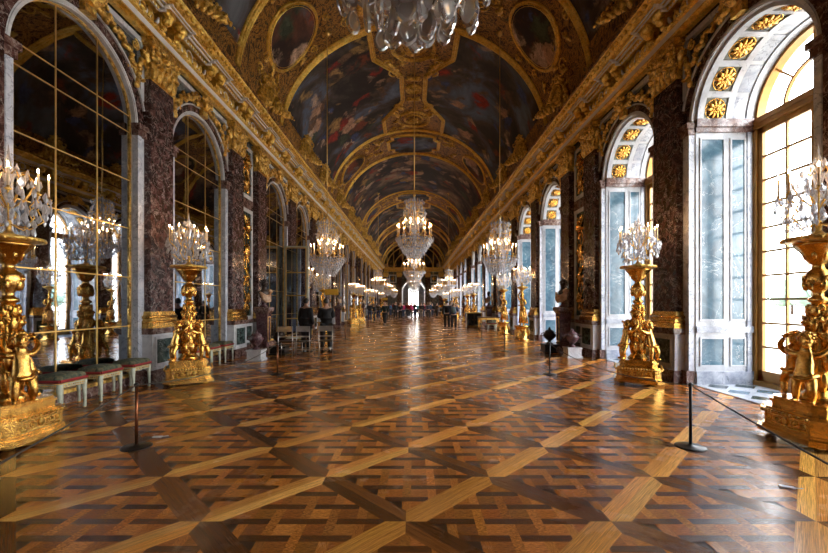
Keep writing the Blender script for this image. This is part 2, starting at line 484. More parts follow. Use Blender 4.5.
def rosette(mb, c, R, mat=0, petals=8):
    for k in range(petals):
        a = 2*pi*k/petals
        mb.ell((c[0]+R*.55*cos(a), c[1]-.03*R/.2, c[2]+R*.55*sin(a)), (R*.4, R*.16, R*.19), E(0, -a, 0), 7, 4, mat)
        mb.ell((c[0]+R*.28*cos(a+.4), c[1]-.22*R, c[2]+R*.28*sin(a+.4)), (R*.2, R*.12, R*.12), E(0, -a-.4, 0), 6, 4, mat)
    mb.ell((c[0], c[1]-.3*R, c[2]), R*.17, None, 8, 5, mat)
def helmet(mb, c, s, mat=0):
    mb.ell(c, (s*.5, s*.45, s*.5), None, 10, 6, mat)
    mb.ell((c[0], c[1]-s*.2, c[2]-s*.35), (s*.6, s*.4, s*.12), None, 10, 4, mat)
    pts = [(c[0]-s*.5+s*i*.13, c[1]-.02, c[2]+s*(.45+.35*sin(pi*i/8))) for i in range(9)]
    mb.tube(pts, [s*.1+s*.1*sin(pi*i/8) for i in range(9)], 6, mat)
def mask(mb, c, s, mat=0):
    mb.ell(c, (s*.42, s*.36, s*.5), None, 10, 7, mat)                     # face
    mb.ell((c[0], c[1]-s*.38, c[2]-s*.02), (s*.08, s*.12, s*.14), None, 6, 4, mat)
    for k in (-1, 1):
        mb.ell((c[0]+k*s*.17, c[1]-s*.32, c[2]+s*.1), (s*.1, s*.05, s*.05), None, 6, 4, mat)
        mb.ell((c[0]+k*s*.2, c[1]-s*.28, c[2]-s*.1), (s*.12, s*.1, s*.1), None, 6, 4, mat)
        leafy(mb, (c[0]+k*s*.3, c[1], c[2]+s*.2), s*.6, s*.4, k*1.2, s*.12, mat)
    mb.ell((c[0], c[1]-s*.32, c[2]-s*.24), (s*.13, s*.06, s*.05), None, 6, 4, mat)
    for k in range(7): leafy(mb, (c[0], c[1]-.02, c[2]+s*.3), s*.5, s*.3, -1.3+k*.43, s*.1, mat, 6, 4)
def festoon(mb, p, q, sag, r, mat=0, n=11, seed=0):
    R = random.Random(seed)
    for i in range(n):
        t = i/(n-1); x = p[0]+(q[0]-p[0])*t; z = p[2]+(q[2]-p[2])*t-sag*4*t*(1-t)
        k = r*(.55+.6*sin(pi*t))
        for j in range(3):
            mb.ell((x+R.uniform(-1,1)*k*.6, p[1]-k*.4-R.random()*k*.4, z+R.uniform(-1,1)*k*.6), k*R.uniform(.45,.7), None, 6, 4, mat)
def trophy(mb, w, z0, z1, y=0, seed=0, mat=0):
    # hanging military trophy: ribbon, helmet, crossed arms, shield, leaves, tassel
    R = random.Random(seed); H = z1-z0; z = z1
    mb.tube([(0, y-.02, z1), (0, y-.02, z0)], .012, 5, mat)
    leafy(mb, (0, y, z-.02), -w*.4, w*.5, 0, .04, mat)
    n = max(2, int(H/(w*1.15))); st = H/n; order = [0, 1, 2, 3]
    for i in range(n):
        cz = z1-st*(i+.5); k = order[i % 4]
        for s in (-1, 1):
            mb.tube([(s*w*.42, y-.03, cz+st*.42), (-s*w*.42, y-.03, cz-st*.42)], w*.035, 5, mat)
            mb.ell((s*w*.42, y-.03, cz+st*.42), (w*.07, .02, w*.12), E(0, s*.7, 0), 6, 4, mat)
            leafy(mb, (s*w*.1, y, cz-st*.1), w*.45, w*.3, s*1.5, .035, mat)
            leafy(mb, (s*w*.08, y, cz-st*.25), w*.4, w*.3, s*2.4, .03, mat)
        if k == 0: helmet(mb, (0, y-.06, cz), w*.42, mat)
        elif k == 1:
            mb.ell((0, y-.05, cz), (w*.27, .05, w*.36), None, 12, 6, mat); mb.ell((0, y-.1, cz), (w*.12, .04, w*.15), None, 8, 4, mat)
            mb.tube([(w*.28*cos(a*pi/8), y-.06, cz+w*.37*sin(a*pi/8)) for a in range(17)], .018, 5, mat)
        elif k == 2:
            for a in (-.5, 0, .5): mb.tube([(sin(a)*w*.4, y-.05, cz+cos(a)*w*.4), (-sin(a)*w*.3, y-.05, cz-cos(a)*w*.4)], w*.05, 6, mat)
            mb.ell((0, y-.08, cz), (w*.16, .05, w*.1), None, 8, 4, mat)
        else: mask(mb, (0, y-.05, cz), w*.4, mat)
    festoon(mb, (-w*.38, y, z1-.06), (w*.38, y, z1-.06), .1, w*.09, mat, 7, seed)
    for k in range(4): mb.ell((R.uniform(-.2,.2)*w, y-.03, z0+.04+k*.04), w*.07, None, 6, 4, mat)

# ------------------------------------------------------------------ walls with arched openings
def wall_panel(s, ya, yb, x, ztop, holes, name):
    """wall face in the plane x between ya and yb, pierced by arches at y in holes"""
    mb = MB(); n = 24
    ys = [ya]
    for c in holes:
        mb.quad((x, ys[-1], 0), (x, c-RA, 0), (x, c-RA, ztop), (x, ys[-1], ztop))
        pr = [(c-RA*cos(pi*i/n), ZS+RA*sin(pi*i/n)) for i in range(n+1)]
        for (a, za), (b, zb) in zip(pr, pr[1:]): mb.quad((x, a, za), (x, b, zb), (x, b, ztop), (x, a, ztop))
        ys.append(c+RA)
    mb.quad((x, ys[-1], 0), (x, yb, 0), (x, yb, ztop), (x, ys[-1], ztop))
    return mb
mb = wall_panel(-1, Y0, Y1, -DW, ZE1, ARCH, 'wl')
# recess behind the mirrors and the back of the wall
for c in ARCH:
    n = 20; pr = [(c-RA, 0)] + [(c-RA*cos(pi*i/n), ZS+RA*sin(pi*i/n)) for i in range(n+1)] + [(c+RA, 0)]
    for (a, za), (b, zb) in zip(pr, pr[1:]): mb.quad((-DW, a, za), (-DW, b, zb), (-DW-.12, b, zb), (-DW-.12, a, za), 1)
mb.box(-DW-.5, -DW-.12, Y0, Y1, 0, ZE1, 0)
mb.build('wall_left', [M['wall'], M['white']], kind='structure')

DEP = 1.12           # depth of the window embrasures
mb = wall_panel(1, Y0, Y1, DW, ZE1, ARCH, 'wr')
xo = DW+DEP+.28
# outer face of the wall
w2 = wall_panel(1, Y0, Y1, xo, ZE1, ARCH, 'wo'); mb.merge(w2)
mb.quad((DW, Y0, 0), (xo, Y0, 0), (xo, Y0, ZE1), (DW, Y0, ZE1)); mb.quad((DW, Y1, 0), (xo, Y1, 0), (xo, Y1, ZE1), (DW, Y1, ZE1))
mb.quad((DW, Y0, ZE1), (xo, Y0, ZE1), (xo, Y1, ZE1), (DW, Y1, ZE1))
for c in ARCH:
    n = 24; pr = [(c-RA, 0)] + [(c-RA*cos(pi*i/n), ZS+RA*sin(pi*i/n)) for i in range(n+1)] + [(c+RA, 0)]
    for (a, za), (b, zb) in zip(pr, pr[1:]): mb.quad((DW, a, za), (xo, a, za), (xo, b, zb), (DW, b, zb), 1)
mb.build('wall_right', [M['wall'], M['white']], kind='structure')

# ------------------------------------------------------------------ embrasure lining + window (local: opening centre at origin, x across, +y outwards)
def embrasure_mesh():
    mb = MB()   # mats 0 white 1 blue 2 redl 3 grey 4 gold 5 green
    for s in (-1, 1):
        X = s*RA; t = -s
        def b(y0, y1, z0, z1, th, m): mb.box(X, X+t*th, y0, y1, z0, z1, m)
        b(.02, DEP, 0, .26, .05, 3)                       # plinth
        b(.02, DEP, .26, 1.0, .02, 0)
        b(.02, DEP, 1.0, 1.12, .055, 3)                   # dado moulding
        b(.02, DEP, 1.12, 4.84, .02, 0)
        for (y0, y1) in ((.12, .54), (.70, .94)):
            for (z0, z1) in ((.38, .88), (1.26, 4.70)):
                b(y0, y1, z0, z1, .024, 1)
                for (a0, a1, c0, c1) in ((y0-.03, y0, z0-.03, z1+.03), (y1, y1+.03, z0-.03, z1+.03), (y0, y1, z0-.03, z0), (y0, y1, z1, z1+.03)): b(a0, a1, c0, c1, .04, 0)
        b(0, DEP+.02, 4.84, 4.93, .06, 2); b(0, DEP+.02, 4.93, 5.08, .09, 2)
        b(.99, 1.06, .26, 4.84, .05, 3)
    # soffit: coffers
    R1 = RA-.02
    K = 7; a_of = lambda k: pi*k/K
    def sof(y0, y1, a0, a1, r0, r1, m, n=4): mb.arc(r1, r0, a0, a1, y0, y1, ZS, 0, n, m)
    sof(.02, DEP, 0, pi, RA+.01, R1, 0, 40)
    sof(.02, .14, 0, pi, RA, R1-.04, 0, 40); sof(.56, .68, 0, pi, RA, R1-.04, 0, 40); sof(.96, DEP, 0, pi, RA, R1-.035, 0, 40)
    for k in range(K):
        a0 = a_of(k); a1 = a_of(k+1)
        sof(.13, .57, a0-.045 if k else 0, a0+.045, RA, R1-.04, 0, 3)
        sof(.15, .55, a0+.05, a1-.05, RA, R1-.014, 6, 8)
        sof(.70, .94, a0+.03, a1-.03, RA, R1-.016, 3, 8)
        ro = MB(); rosette(ro, (0, 0, 0), .20, 4, 10); ro.tube([(.19*cos(q*pi/8), -.01, .19*sin(q*pi/8)) for q in range(17)], .014, 5, 4)
        am = (a0+a1)/2
        # local -y (relief) -> towards arch centre; local x -> y ; local z -> tangent
        inward = Vector((-cos(am), 0, -sin(am))); tang = Vector((-sin(am), 0, cos(am)))
        Mx = Matrix(((0, -inward.x, tang.x, (R1-.012)*cos(am)), (1, -inward.y, tang.y, .35), (0, -inward.z, tang.z, ZS+(R1-.012)*sin(am)), (0,0,0,1)))
        mb.merge(ro, Mx)
    # threshold of pale stone with dark lozenges
    mb.box(-RA, RA, -.05, DEP+.25, .001, .012, 0)
    for i in range(5):
        x = -RA+.24+.475*i
        for y in (.28, .78):
            q = [(x-.2, y), (x, y-.2), (x+.2, y), (x, y+.2)]
            mb.add([(a, b_, .0135) for a, b_ in q], [(0,1,2,3)], 1 if (i % 2) else 5)
    return mb.mesh('embrasure', [M['lining'], M['blue'], M['redl'], M['grey'], M['goldbr'], M['green'], M['olive']])
def window_frame_mesh():
    mb = MB(); y0 = DEP+.02; y1 = DEP+.1
    for s in (-1, 1): mb.box(s*RA, s*(RA-.09), y0-.03, y1+.05, 0, ZS, 0)
    mb.arc(RA-.11, RA, 0, pi, y0-.03, y1+.05, ZS)
    mb.box(-RA, RA, y0-.05, y1+.05, 0, .1); mb.box(-RA, RA, y0-.06, y1+.06, ZS-.13, ZS+.06)
    mb.box(-RA, RA, y0-.08, y0-.04, ZS-.05, ZS)
    mb.box(-.035, .035, y0-.01, y1, ZS, ZS+RA-.05)         # fanlight mullion
    r = .56
    for s in (0, 1):
        a0, a1 = (0, pi/2) if s == 0 else (pi/2, pi)
        mb.arc(r-.02, r+.02, a0, a1, y0, y1-.02, ZS+.06, 0, 12, 1)
        for a in (pi/4,): 
            aa = a0+a; mb.tube([(r*cos(aa), y0+.03, ZS+.06+r*sin(aa)), ((RA-.1)*cos(aa), y0+.03, ZS+.06+(RA-.1)*sin(aa))], .018, 4, 1, False)
    return mb.mesh('window_frame', [M['ochre'], M['ochre']])
def casement_mesh(s):
    mb = MB(); y0 = DEP+.03; y1 = DEP+.09; xa = .0; xb = RA-.09
    X = lambda x: s*x
    def B(a, b, z0, z1, m=0, p=0): mb.box(X(a), X(b), y0-p, y1, z0, z1, m)
    B(xb-.1, xb, .1, ZS-.13); B(xa+.002, xa+.07, .1, ZS-.13, 0, .02); B(xa, xb, .1, .30); B(xa, xb, ZS-.24, ZS-.13)
    z0, z1 = .30, ZS-.24; n = 10
    for i in range(1, n): mb.box(X(xa+.07), X(xb-.1), y0+.01, y1-.01, z0+(z1-z0)*i/n-.019, z0+(z1-z0)*i/n+.019)
    xm = (xa+.07+xb-.1)/2; mb.box(X(xm-.018), X(xm+.018), y0+.01, y1-.01, z0, z1)
    return mb.mesh('casement', [M['ochre']])
def pane_mesh(s):
    mb = MB(); y = DEP+.06
    mb.quad((s*.07, y, .30), (s*(RA-.19), y, .30), (s*(RA-.19), y, ZS-.24), (s*.07, y, ZS-.24)); return mb.mesh('glass', [M['pane']])
def fan_mesh():
    mb = MB(); n = 20; y = DEP+.06; r = RA-.1
    mb.add([(0, y, ZS+.05)]+[(r*cos(pi*i/n), y, ZS+.05+r*sin(pi*i/n)) for i in range(n+1)], [tuple(range(n+2))]); return mb.mesh('fan_glass', [M['pane']])
def bolt_mesh():
    mb = MB(); y = DEP; mb.tube([(0, y, .5), (0, y, ZS-.2)], .012, 6)
    for z in (.6, 1.35, 2.2, 3.4, 4.6): mb.ell((0, y, z), (.03, .02, .05), None, 8, 5)
    mb.ell((.03, y-.03, 1.3), (.07, .02, .02), None, 8, 4); mb.tube([(0,y,2.2),(-.08,y-.05,2.2),(-.2,y-.05,2.2)], .014, 6)
    return mb.mesh('bolt', [M['gold']])
EM, WF, CA, CB, PA, PB, FN, BO = embrasure_mesh(), window_frame_mesh(), casement_mesh(1), casement_mesh(-1), pane_mesh(1), pane_mesh(-1), fan_mesh(), bolt_mesh()
for i, c in enumerate(ARCH):
    t = link('window_%d' % (i+1), WF, None, (DW, c, 0), (0,0,-pi/2), kind='structure')
    link('embrasure_lining', EM, t)
    for me, pm in ((CA, PA), (CB, PB)):
        k = link('casement', me, t); link('window_pane', pm, k)
    link('fanlight_pane', FN, t); link('window_bolt', BO, t)

# ------------------------------------------------------------------ arch surround (both walls), local as above with -y into the hall
def surround():
    out = {}
    r0, r1, r2 = RA, RA+.08, RA+.215
    mb = MB()
    mb.arc(r0, r1, 0, pi, -.09, 0, ZS, 0, 36); mb.arc(r0+.02, r1-.03, 0, pi, -.12, -.08, ZS, 0, 36)
    for s in (-1, 1):
        mb.box(s*r0, s*(r0+.10), -.10, 0, .26, ZS-.2); mb.box(s*(r0+.10), s*r2, -.07, 0, .26, ZS-.2)
    out['jamb_moulding'] = (mb, [M['white']])
    mb = MB(); mb.arc(r1, r2, 0, pi, -.07, 0, ZS, 0, 36)
    out['archivolt'] = (mb, [M['redm']])
    mb = MB(); mb.arc(r2, r2+.035, .25, pi-.25, -.10, 0, ZS, 0, 30)
    out['outer_moulding'] = (mb, [M['white']])
    mb = MB()
    for s in (-1, 1):
        mb.box(s*(r0-.03), s*(r2+.02), -.13, 0, ZS-.2, ZS-.08); mb.box(s*(r0-.05), s*(r2+.02), -.17, 0, ZS-.08, ZS+.02)
        mb.box(s*(r0-.01), s*(r2+.02), -.15, 0, 0, .26)
    out['impost'] = (mb, [M['redl']])
    # spandrels
    mb = MB()
    for s in (-1, 1):
        mb.box(s*1.30, s*1.40, -.08, 0, 5.55, 6.74); mb.box(0, s*1.40, -.08, 0, 6.66, 6.76)
    out['spandrel_border'] = (mb, [M['white']])
    mb = MB()
    mask(mb, (0, -.2, ZS+RA+.34), .30)
    mb.box(-.12, .12, -.16, 0, ZS+RA+.06, ZS+RA+.5)
    for s in (-1, 1):
        leafy(mb, (s*.1, -.12, ZS+RA+.3), .35, .2, s*1.75, .06); scroll(mb, (s*.28, -.12, ZS+RA+.42), .12, 1.3, 0 if s > 0 else pi, s, .03)
        # festoon following the extrados
        R = random.Random(5)
        for k in range(24):
            a = pi/2 - s*(.24+.75*k/24); rr = r2+.15+.05*sin(k*1.1)
            w = .075*(1-.4*abs(k-12)/12)
            mb.ell((rr*cos(a), -.1-R.random()*.05, ZS+rr*sin(a)), (w*R.uniform(.7,1.1), .05, w*R.uniform(.6,1)), E(0, a, 0), 7, 4)
            if k % 3 == 0: leafy(mb, (rr*cos(a), -.06, ZS+rr*sin(a)), .17, .13, R.uniform(0, 6.2), .03)
        for k in range(7): mb.ell((s*(1.28-.02*k), -.1, 6.3-.09*k), (.06, .05, .07), None, 6, 4)
        scroll(mb, (s*1.12, -.09, 6.5), .11, 1.4, pi/2, -s, .024)
    out['gilt_spandrel_ornament'] = (mb, [M['gold']])
    res = [(k, m.mesh(k, mt)) for k, (m, mt) in out.items() if k not in ('impost', 'jamb_moulding', 'spandrel_border')]
    m = MB(); m.arc(r0, r1, 0, pi, -.05, 0, ZS, 0, 36); m.arc(r0+.02, r1-.03, 0, pi, -.065, -.05, ZS, 0, 36); res.append(('inner_moulding', m.mesh('inner_moulding', [M['white']])))
    m = MB(); m.box(-1.40, 1.40, -.08, 0, 6.66, 6.76); res.append(('spandrel_border', m.mesh('spandrel_border', [M['white']])))
    for s in (-1, 1):
        m = MB(); m.box(s*r0, s*(r0+.10), -.10, 0, .26, ZS-.2); m.box(s*(r0+.10), s*(r2+.02), -.07, 0, .26, ZS-.2); res.append(('jamb', m.mesh('jamb', [M['jamb']])))
        m = MB(); m.box(s*(r0-.03), s*(r2+.02), -.13, 0, ZS-.2, ZS-.08); m.box(s*(r0-.05), s*(r2+.02), -.17, 0, ZS-.08, ZS+.02); res.append(('impost', m.mesh('impost', [M['redl']])))
        m = MB(); m.box(s*(r0-.01), s*(r2+.02), -.15, 0, 0, .26); res.append(('jamb_foot', m.mesh('jamb_foot', [M['redl']])))
        m = MB(); m.box(s*1.30, s*1.40, -.08, 0, 5.55, 6.66); res.append(('spandrel_side', m.mesh('spandrel_side', [M['white']])))
    return res
SUR = surround()
def put_surround(s, i, c):
    x = s*DW
    t = empty('arch_surround', (x, c, 0), side_rot(s), label='%s marble arch surround with gilt keystone along the %s wall' % (ORD[i], 'mirror' if s < 0 else 'window'),
              cat='arch', group='marble arch surrounds')
    for k, me in SUR: link(k, me, t)
VIS = [c for c in ARCH if c > -3]
for s in (-1, 1):
    for i, c in enumerate(VIS): put_surround(s, i, c)

# ------------------------------------------------------------------ mirrors
def mirror_meshes():
    n = 24; y = .06; r = RA
    mb = MB(); z0 = .2
    pts = [(-r, y, z0), (r, y, z0)]+[(r*cos(pi*i/n), y, ZS+r*sin(pi*i/n)) for i in range(n+1)]
    mb.add(pts, [tuple(range(len(pts)))]); gl = mb.mesh('mirror_glass', [M['mirror']])
    mb = MB(); w = .009
    for i in (1, 2):
        x = -r+2*r*i/3; mb.box(x-w, x+w, .05, .062, z0, ZS+sqrt(r*r-x*x)-.01)
    for z in (5.15, 4.84, 3.92, 3.0, 2.06, 1.13):
        e = r if z < ZS else sqrt(r*r-(z-ZS)**2)
        mb.box(-e, e, .051, .061, z-w, z+w)
    bars = mb.mesh('gilt_glazing_bars', [M['bar']])
    mb = MB(); mb.arc(r-.022, r, 0, pi, .03, .07, ZS, 0, 30)
    for s in (-1, 1): mb.box(s*r, s*(r-.022), .03, .07, z0, ZS)
    mb.box(-r, r, -.01, .07, z0-.04, z0+.02)
    fr = mb.mesh('gilt_frame', [M['gold']])
    mb = MB(); mb.box(-r, r, 0, .1, 0, z0-.03); base = mb.mesh('marble_base', [M['redl']])
    return gl, bars, fr, base
MG, MBR, MFR, MBA = mirror_meshes()
for i, c in enumerate(VIS):
    t = empty('arched_mirror', (-DW, c, 0), side_rot(-1), label='%s tall arched mirror with thin gilt bars along the left wall' % ORD[i], cat='mirror', group='arched mirrors on the left wall')
    link('mirror_glass', MG, t); link('gilt_glazing_bars', MBR, t); link('gilt_frame', MFR, t); link('marble_base', MBA, t)

# ------------------------------------------------------------------ pilasters
def pilaster_meshes():
    P = {}
    mb = MB(); mb.box(-.37, .37, -.2, 0, 1.39, 6.0); P['shaft'] = mb.mesh('shaft', [M['redm']])
    mb = MB()
    for (w, d, z0, z1) in ((.46,.30,1.07,1.17),(.44,.27,1.17,1.22),(.42,.25,1.22,1.30),(.405,.235,1.30,1.34),(.39,.22,1.34,1.40)): mb.box(-w, w, -d, 0, z0, z1)
    for k in range(2):
        mb.tube([(-.43, -.02, 1.19+.1*k), (-.43+.01*k, -.26+.02*k, 1.19+.1*k), (.43-.01*k, -.26+.02*k, 1.19+.1*k), (.43, -.02, 1.19+.1*k)], .03, 6)
    P['gilt_base'] = mb.mesh('gilt_base', [M['goldbr']])
    mb = MB(); mb.box(-.43, .43, -.27, 0, .24, .95); mb.frame(-.36, .36, .30, .90, .05, -.29, -.26); P['pedestal'] = mb.mesh('pedestal', [M['white']])
    mb = MB(); mb.box(-.30, .30, -.275, -.26, .36, .84); P['pedestal_panel'] = mb.mesh('pedestal_panel', [M['green']])
    mb = MB(); mb.box(-.48, .48, -.32, 0, 0, .20); mb.box(-.455, .455, -.295, 0, .20, .24); P['plinth'] = mb.mesh('plinth', [M['redl']])
    mb = MB(); mb.box(-.455, .455, -.295, 0, .95, .99); mb.box(-.48, .48, -.325, 0, .99, 1.07); P['pedestal_cap'] = mb.mesh('pedestal_cap', [M['redl']])
    mb = MB()
    mb.box(-.37, .37, -.2, 0, 6.0, 6.66)
    for row, (z, L, n, y) in enumerate(((6.02,.30,5,-.2),(6.2,.34,4,-.22))):
        for k in range(n):
            x = (-.32+.64*k/(n-1)); leafy(mb, (x, y, z), L, .24, 0, .06)
            mb.ell((x, y-.1, z+L*.95), (.06, .06, .04), None, 7, 4)
    for s in (-1, 1):
        scroll(mb, (s*.31, -.26, 6.55), .13, 1.5, pi if s > 0 else 0, -s, .035); leafy(mb, (s*.36, -.1, 6.2), .4, .2, s*.3, .08)
        leafy(mb, (s*.12, -.24, 6.42), .24, .16, s*1.1, .05)
        mb.ell((s*.4, -.12, 6.5), (.05, .1, .1), None, 7, 5)
    mb.box(-.46, .46, -.30, 0, 6.68, 6.80); mb.box(-.43, .43, -.27, 0, 6.64, 6.69)
    mask(mb, (0, -.3, 6.56), .22)
    for k in range(9): mb.ell((-.4+.1*k, -.3, 6.66), .035, None, 6, 4)
    P['capital'] = mb.mesh('capital', [M['gold']])
    return P
PIL = pilaster_meshes()
pil = []
for s in (-1, 1):
    ys = sorted([y for y in SGL if y > -3] + [d+q for d in DBL if d > 0 for q in (-.95, .95)] + [-.8+.95])
    ys = [y for y in ys if y < Y1-.5]
    for i, y in enumerate(ys):
        t = empty('pilaster', (s*DW, y, 0), side_rot(s),
                  label='red marble pilaster with gilt capital, %s along the %s wall' % ('number ' + str(i+1) if i > 19 else ORD[i], 'mirror' if s < 0 else 'window'), cat='pilaster', group='red marble pilasters')
        for k, me in PIL.items(): link(k, me, t)

# trophy panels between twin pilasters
def trophy_panel():
    P = {}
    mb = MB(); mb.frame(-.5, .5, 1.05, 4.62, .12, -.05, 0); mb.frame(-.5, .5, 4.95, 6.62, .12, -.05, 0); P['marble_frame'] = mb.mesh('marble_frame', [M['white']])
    mb = MB(); mb.box(-.38, .38, -.02, 0, 1.15, 4.52); mb.box(-.38, .38, -.02, 0, 5.05, 6.5); P['marble_field'] = mb.mesh('marble_field', [M['green']])
    for nm, q in (('upper_band', (-.03, 0, 4.62, 4.95)), ('dado_cap', (-.08, 0, .95, 1.05)), ('dado_foot', (-.09, 0, 0, .24))):
        mb = MB(); mb.box(-.6, .6, *q); P[nm] = mb.mesh(nm, [M['redl']])
    mb = MB(); trophy(mb, .58, 1.35, 4.4, -.02, 1); trophy(mb, .58, 5.15, 6.4, -.02, 2)
    P['gilt_trophy'] = mb.mesh('gilt_trophy', [M['goldbr']])
    mb = MB(); mb.frame(-.5, .5, .3, .92, .09, -.05, 0); mb.box(-.42, .42, -.02, 0, .36, .86, 1); P['dado_panel'] = mb.mesh('dado_panel', [M['white'], M['green']])
    return P
TP = trophy_panel()
for s in (-1, 1):
    for i, d in enumerate([d for d in DBL if d > 0]):
        t = empty('trophy_panel', (s*DW, d, 0), side_rot(s), label='%s tall panel with hanging gilt trophies between twin pilasters, %s wall' % (ORD[i], 'mirror' if s < 0 else 'window'),
                  cat='wall panel', group='gilt trophy panels')
        for k, me in TP.items(): link(k, me, t)

# ------------------------------------------------------------------ entablature
def entablature(s, name):
    def X(d): return s*(5.30-d)
    mb = MB()   # 0 gold 1 white 2 dark red 3 bright gold 4 rose white 
    prof = [(.0,6.79,0),(.10,6.79,0),(.10,6.84,0),(.16,6.87,0),(.16,6.90,1),(.17,7.01,0),(.22,7.03,0),(.24,7.07,0),(.12,7.085,2),(.12,7.36,0),(.20,7.38,0),(.22,7.42,0),(.50,7.45,0),(.50,7.52,0),(.56,7.55,0),(.64,7.63,0),(.66,7.66,0),(.0,7.68,0)]
    for (d0, z0, m), (d1, z1, _) in zip(prof, prof[1:]):
        mb.quad((X(d0), Y0, z0), (X(d0), Y1, z0), (X(d1), Y1, z1), (X(d1), Y0, z1), m)
    o = mb.build(name, [M['goldc'], M['crisp'], M['redm']], kind='structure')
    # frieze ornament, brackets, soffit boxes: one unit between two bracket pairs
    pts = sorted([a for a in ARCH] + SGL + [d+q for d in DBL for q in (-.95, .95)])
    pts = [p for p in pts if Y0+.6 < p < Y1-.4]
    def local(y): return Matrix.Translation((s*5.30, y, 0)) @ Matrix.Rotation(side_rot(s), 4, 'Z')
    br = MB()
    for k in (-.21, .21):
        br.box(k-.09, k+.09, -.34, -.1, 7.30, 7.44); br.box(k-.08, k+.08, -.26, -.1, 7.10, 7.30)
        br.ell((k, -.30, 7.24), (.09, .11, .09), None, 8, 6); br.ell((k, -.36, 7.35), (.13, .11, .11), None, 8, 6)
        for q in (-1, 1): br.ell((k+q*.09, -.36, 7.37), (.07, .09, .08), None, 7, 5)
        leafy(br, (k, -.34, 7.38), -.22, .16, 0, .06); br.ell((k, -.24, 7.11), (.07, .08, .05), None, 7, 5)
    brw = MB()
    for q in (-.32, .32): brw.tube([(q, -.14, 7.12), (q, -.20, 7.18), (q*.97, -.22, 7.26)], [.03,.035,.02], 6)
    for (d, z, t) in ((.43, 7.445, .024), (.50, 7.452, .022)): brw.box(-.41, .41, -d-.03-t, -d-.03, z-.03, z)
    br.box(-.40, .40, -.47, -.1, 7.425, 7.45)
    dent = MB()      # white-edged coffered soffit pushed forward between the brackets
    gm = MB(); wm = MB(); bright = MB()
    for p in pts: gm.merge(br, local(p)); wm.merge(brw, local(p))
    for p, q in zip(pts, pts[1:]):
        L = q-p; a = .40; b = L-.40
        if b-a < .2: continue
        u = MB(); w = MB(); m = local(p)
        # stepped panel mouldings (local x runs along the wall)
        sg = 1 if s < 0 else -1
        xa, xb = (a, b) if sg > 0 else (-b, -a)
        for (d, z, t) in ((.28, 7.32, .036), (.36, 7.375, .032), (.43, 7.415, .028)):
            w.box(xa, xb, -d-t, -d, z, z+t*1.2)
            w.box(xa-.02, xa+t, -d-.14, -d, z, z+t*1.2); w.box(xb-t, xb+.02, -d-.14, -d, z, z+t*1.2)
        u.box(xa+.03, xb-.03, -.30, -.1, 7.36, 7.40); u.box(xa+.02, xb-.02, -.38, -.1, 7.40, 7.44)
        n = int((xb-xa)/.09)
        for i in range(n): u.ell((xa+.045+(xb-xa-.03)*i/n, -.31, 7.345), (.035, .03, .03), None, 6, 4)
        # frieze relief
        cx = (xa+xb)/2; hl = (xb-xa)/2
        u.ell((cx, -.15, 7.22), (.10, .05, .12), None, 10, 6)
        w.tube([(cx+.12*cos(t*pi/8), -.16, 7.22+.13*sin(t*pi/8)) for t in range(17)], .016, 5)
        for k in (-1, 1):
            scroll(u, (cx+k*hl*.42, -.14, 7.23), .11, 1.3, 0 if k > 0 else pi, k, .026)
            leafy(u, (cx+k*hl*.2, -.12, 7.2), .2, .16, k*1.5, .05); leafy(u, (cx+k*hl*.7, -.12, 7.15), .2, .16, k*.6, .05)
            w.ell((cx+k*hl*.62, -.14, 7.2), (.05, .04, .09), E(0, k*.5, 0), 8, 5); w.ell((cx+k*hl*.86, -.14, 7.22), (.03, .04, .1), None, 7, 5)
            u.ell((cx+k*hl*.95, -.15, 7.2), (.05, .05, .1), None, 7, 5)
        gm.merge(u, m); wm.merge(w, m)
    gm.build('gilt_brackets_and_relief', [M['goldc']], o); wm.build('white_relief', [M['crisp']], o)
    # egg row on the crown moulding and bead row
    mb = MB(); n = int((Y1-Y0)/.19)
    for i in range(n):
        y = Y0+.1+i*.19
        if y > 45 and i % 2: continue
        mb.ell((X(.61), y, 7.58), (.05, .07, .05), None, 6, 4)
        if y > -1 and y < 40: mb.ell((X(.52), y, 7.485), (.025, .04, .03), None, 5, 3); mb.ell((X(.245), y+.1, 7.05), (.025, .05, .022), None, 5, 3)
    mb.build('egg_moulding', [M['goldc']], o)
    # gilded crest of leaves standing on the cornice
    mb = MB(); i = 0; y = Y0+.2; R = random.Random(2)
    while y < Y1-.2:
        h = .26+R.uniform(-.05, .08)
        mb.ell((X(.45), y, 7.70+h*.4), (.05, .08, h*.5), None, 7, 4)
        if y < 40:
            for k in (-1, 1): mb.ell((X(.45), y+k*.09, 7.70+h*.3), (.04, .04, h*.35), E(k*.5, 0, 0), 6, 4)
        y += .27
    mb.build('gilt_crest', [M['goldc']], o)
entablature(-1, 'trim_1'); entablature(1, 'trim_2')
# ------------------------------------------------------------------ barrel vault
def VP(th, y, off=0.0):
    return Vector(((VA-off)*cos(th), y, ZE1+(VB-off)*sin(th)))
def VN(th):      # inward normal
    return Vector((-cos(th)/VA, 0, -sin(th)/VB)).normalized()
mb = MB(); n = 48
for i in range(n):
    a, b = pi*i/n, pi*(i+1)/n
    mb.add([VP(a, Y0), VP(a, Y1), VP(b, Y1), VP(b, Y0)], [(0,1,2,3)], 0, True)
# solid back of the vault and the ledges over the walls
for i in range(n):
    a, b = pi*i/n, pi*(i+1)/n
    mb.add([VP(a, Y0, -.4), VP(a, Y1, -.4), VP(b, Y1, -.4), VP(b, Y0, -.4)], [(0,3,2,1)], 0, True)
mb.box(-7.0, -4.6, Y0, Y1, ZE1+.0, ZE1+.04); mb.box(4.6, 7.0, Y0, Y1, ZE1+.0, ZE1+.04)
mb.build('ceiling', M['stucco'], kind='structure')

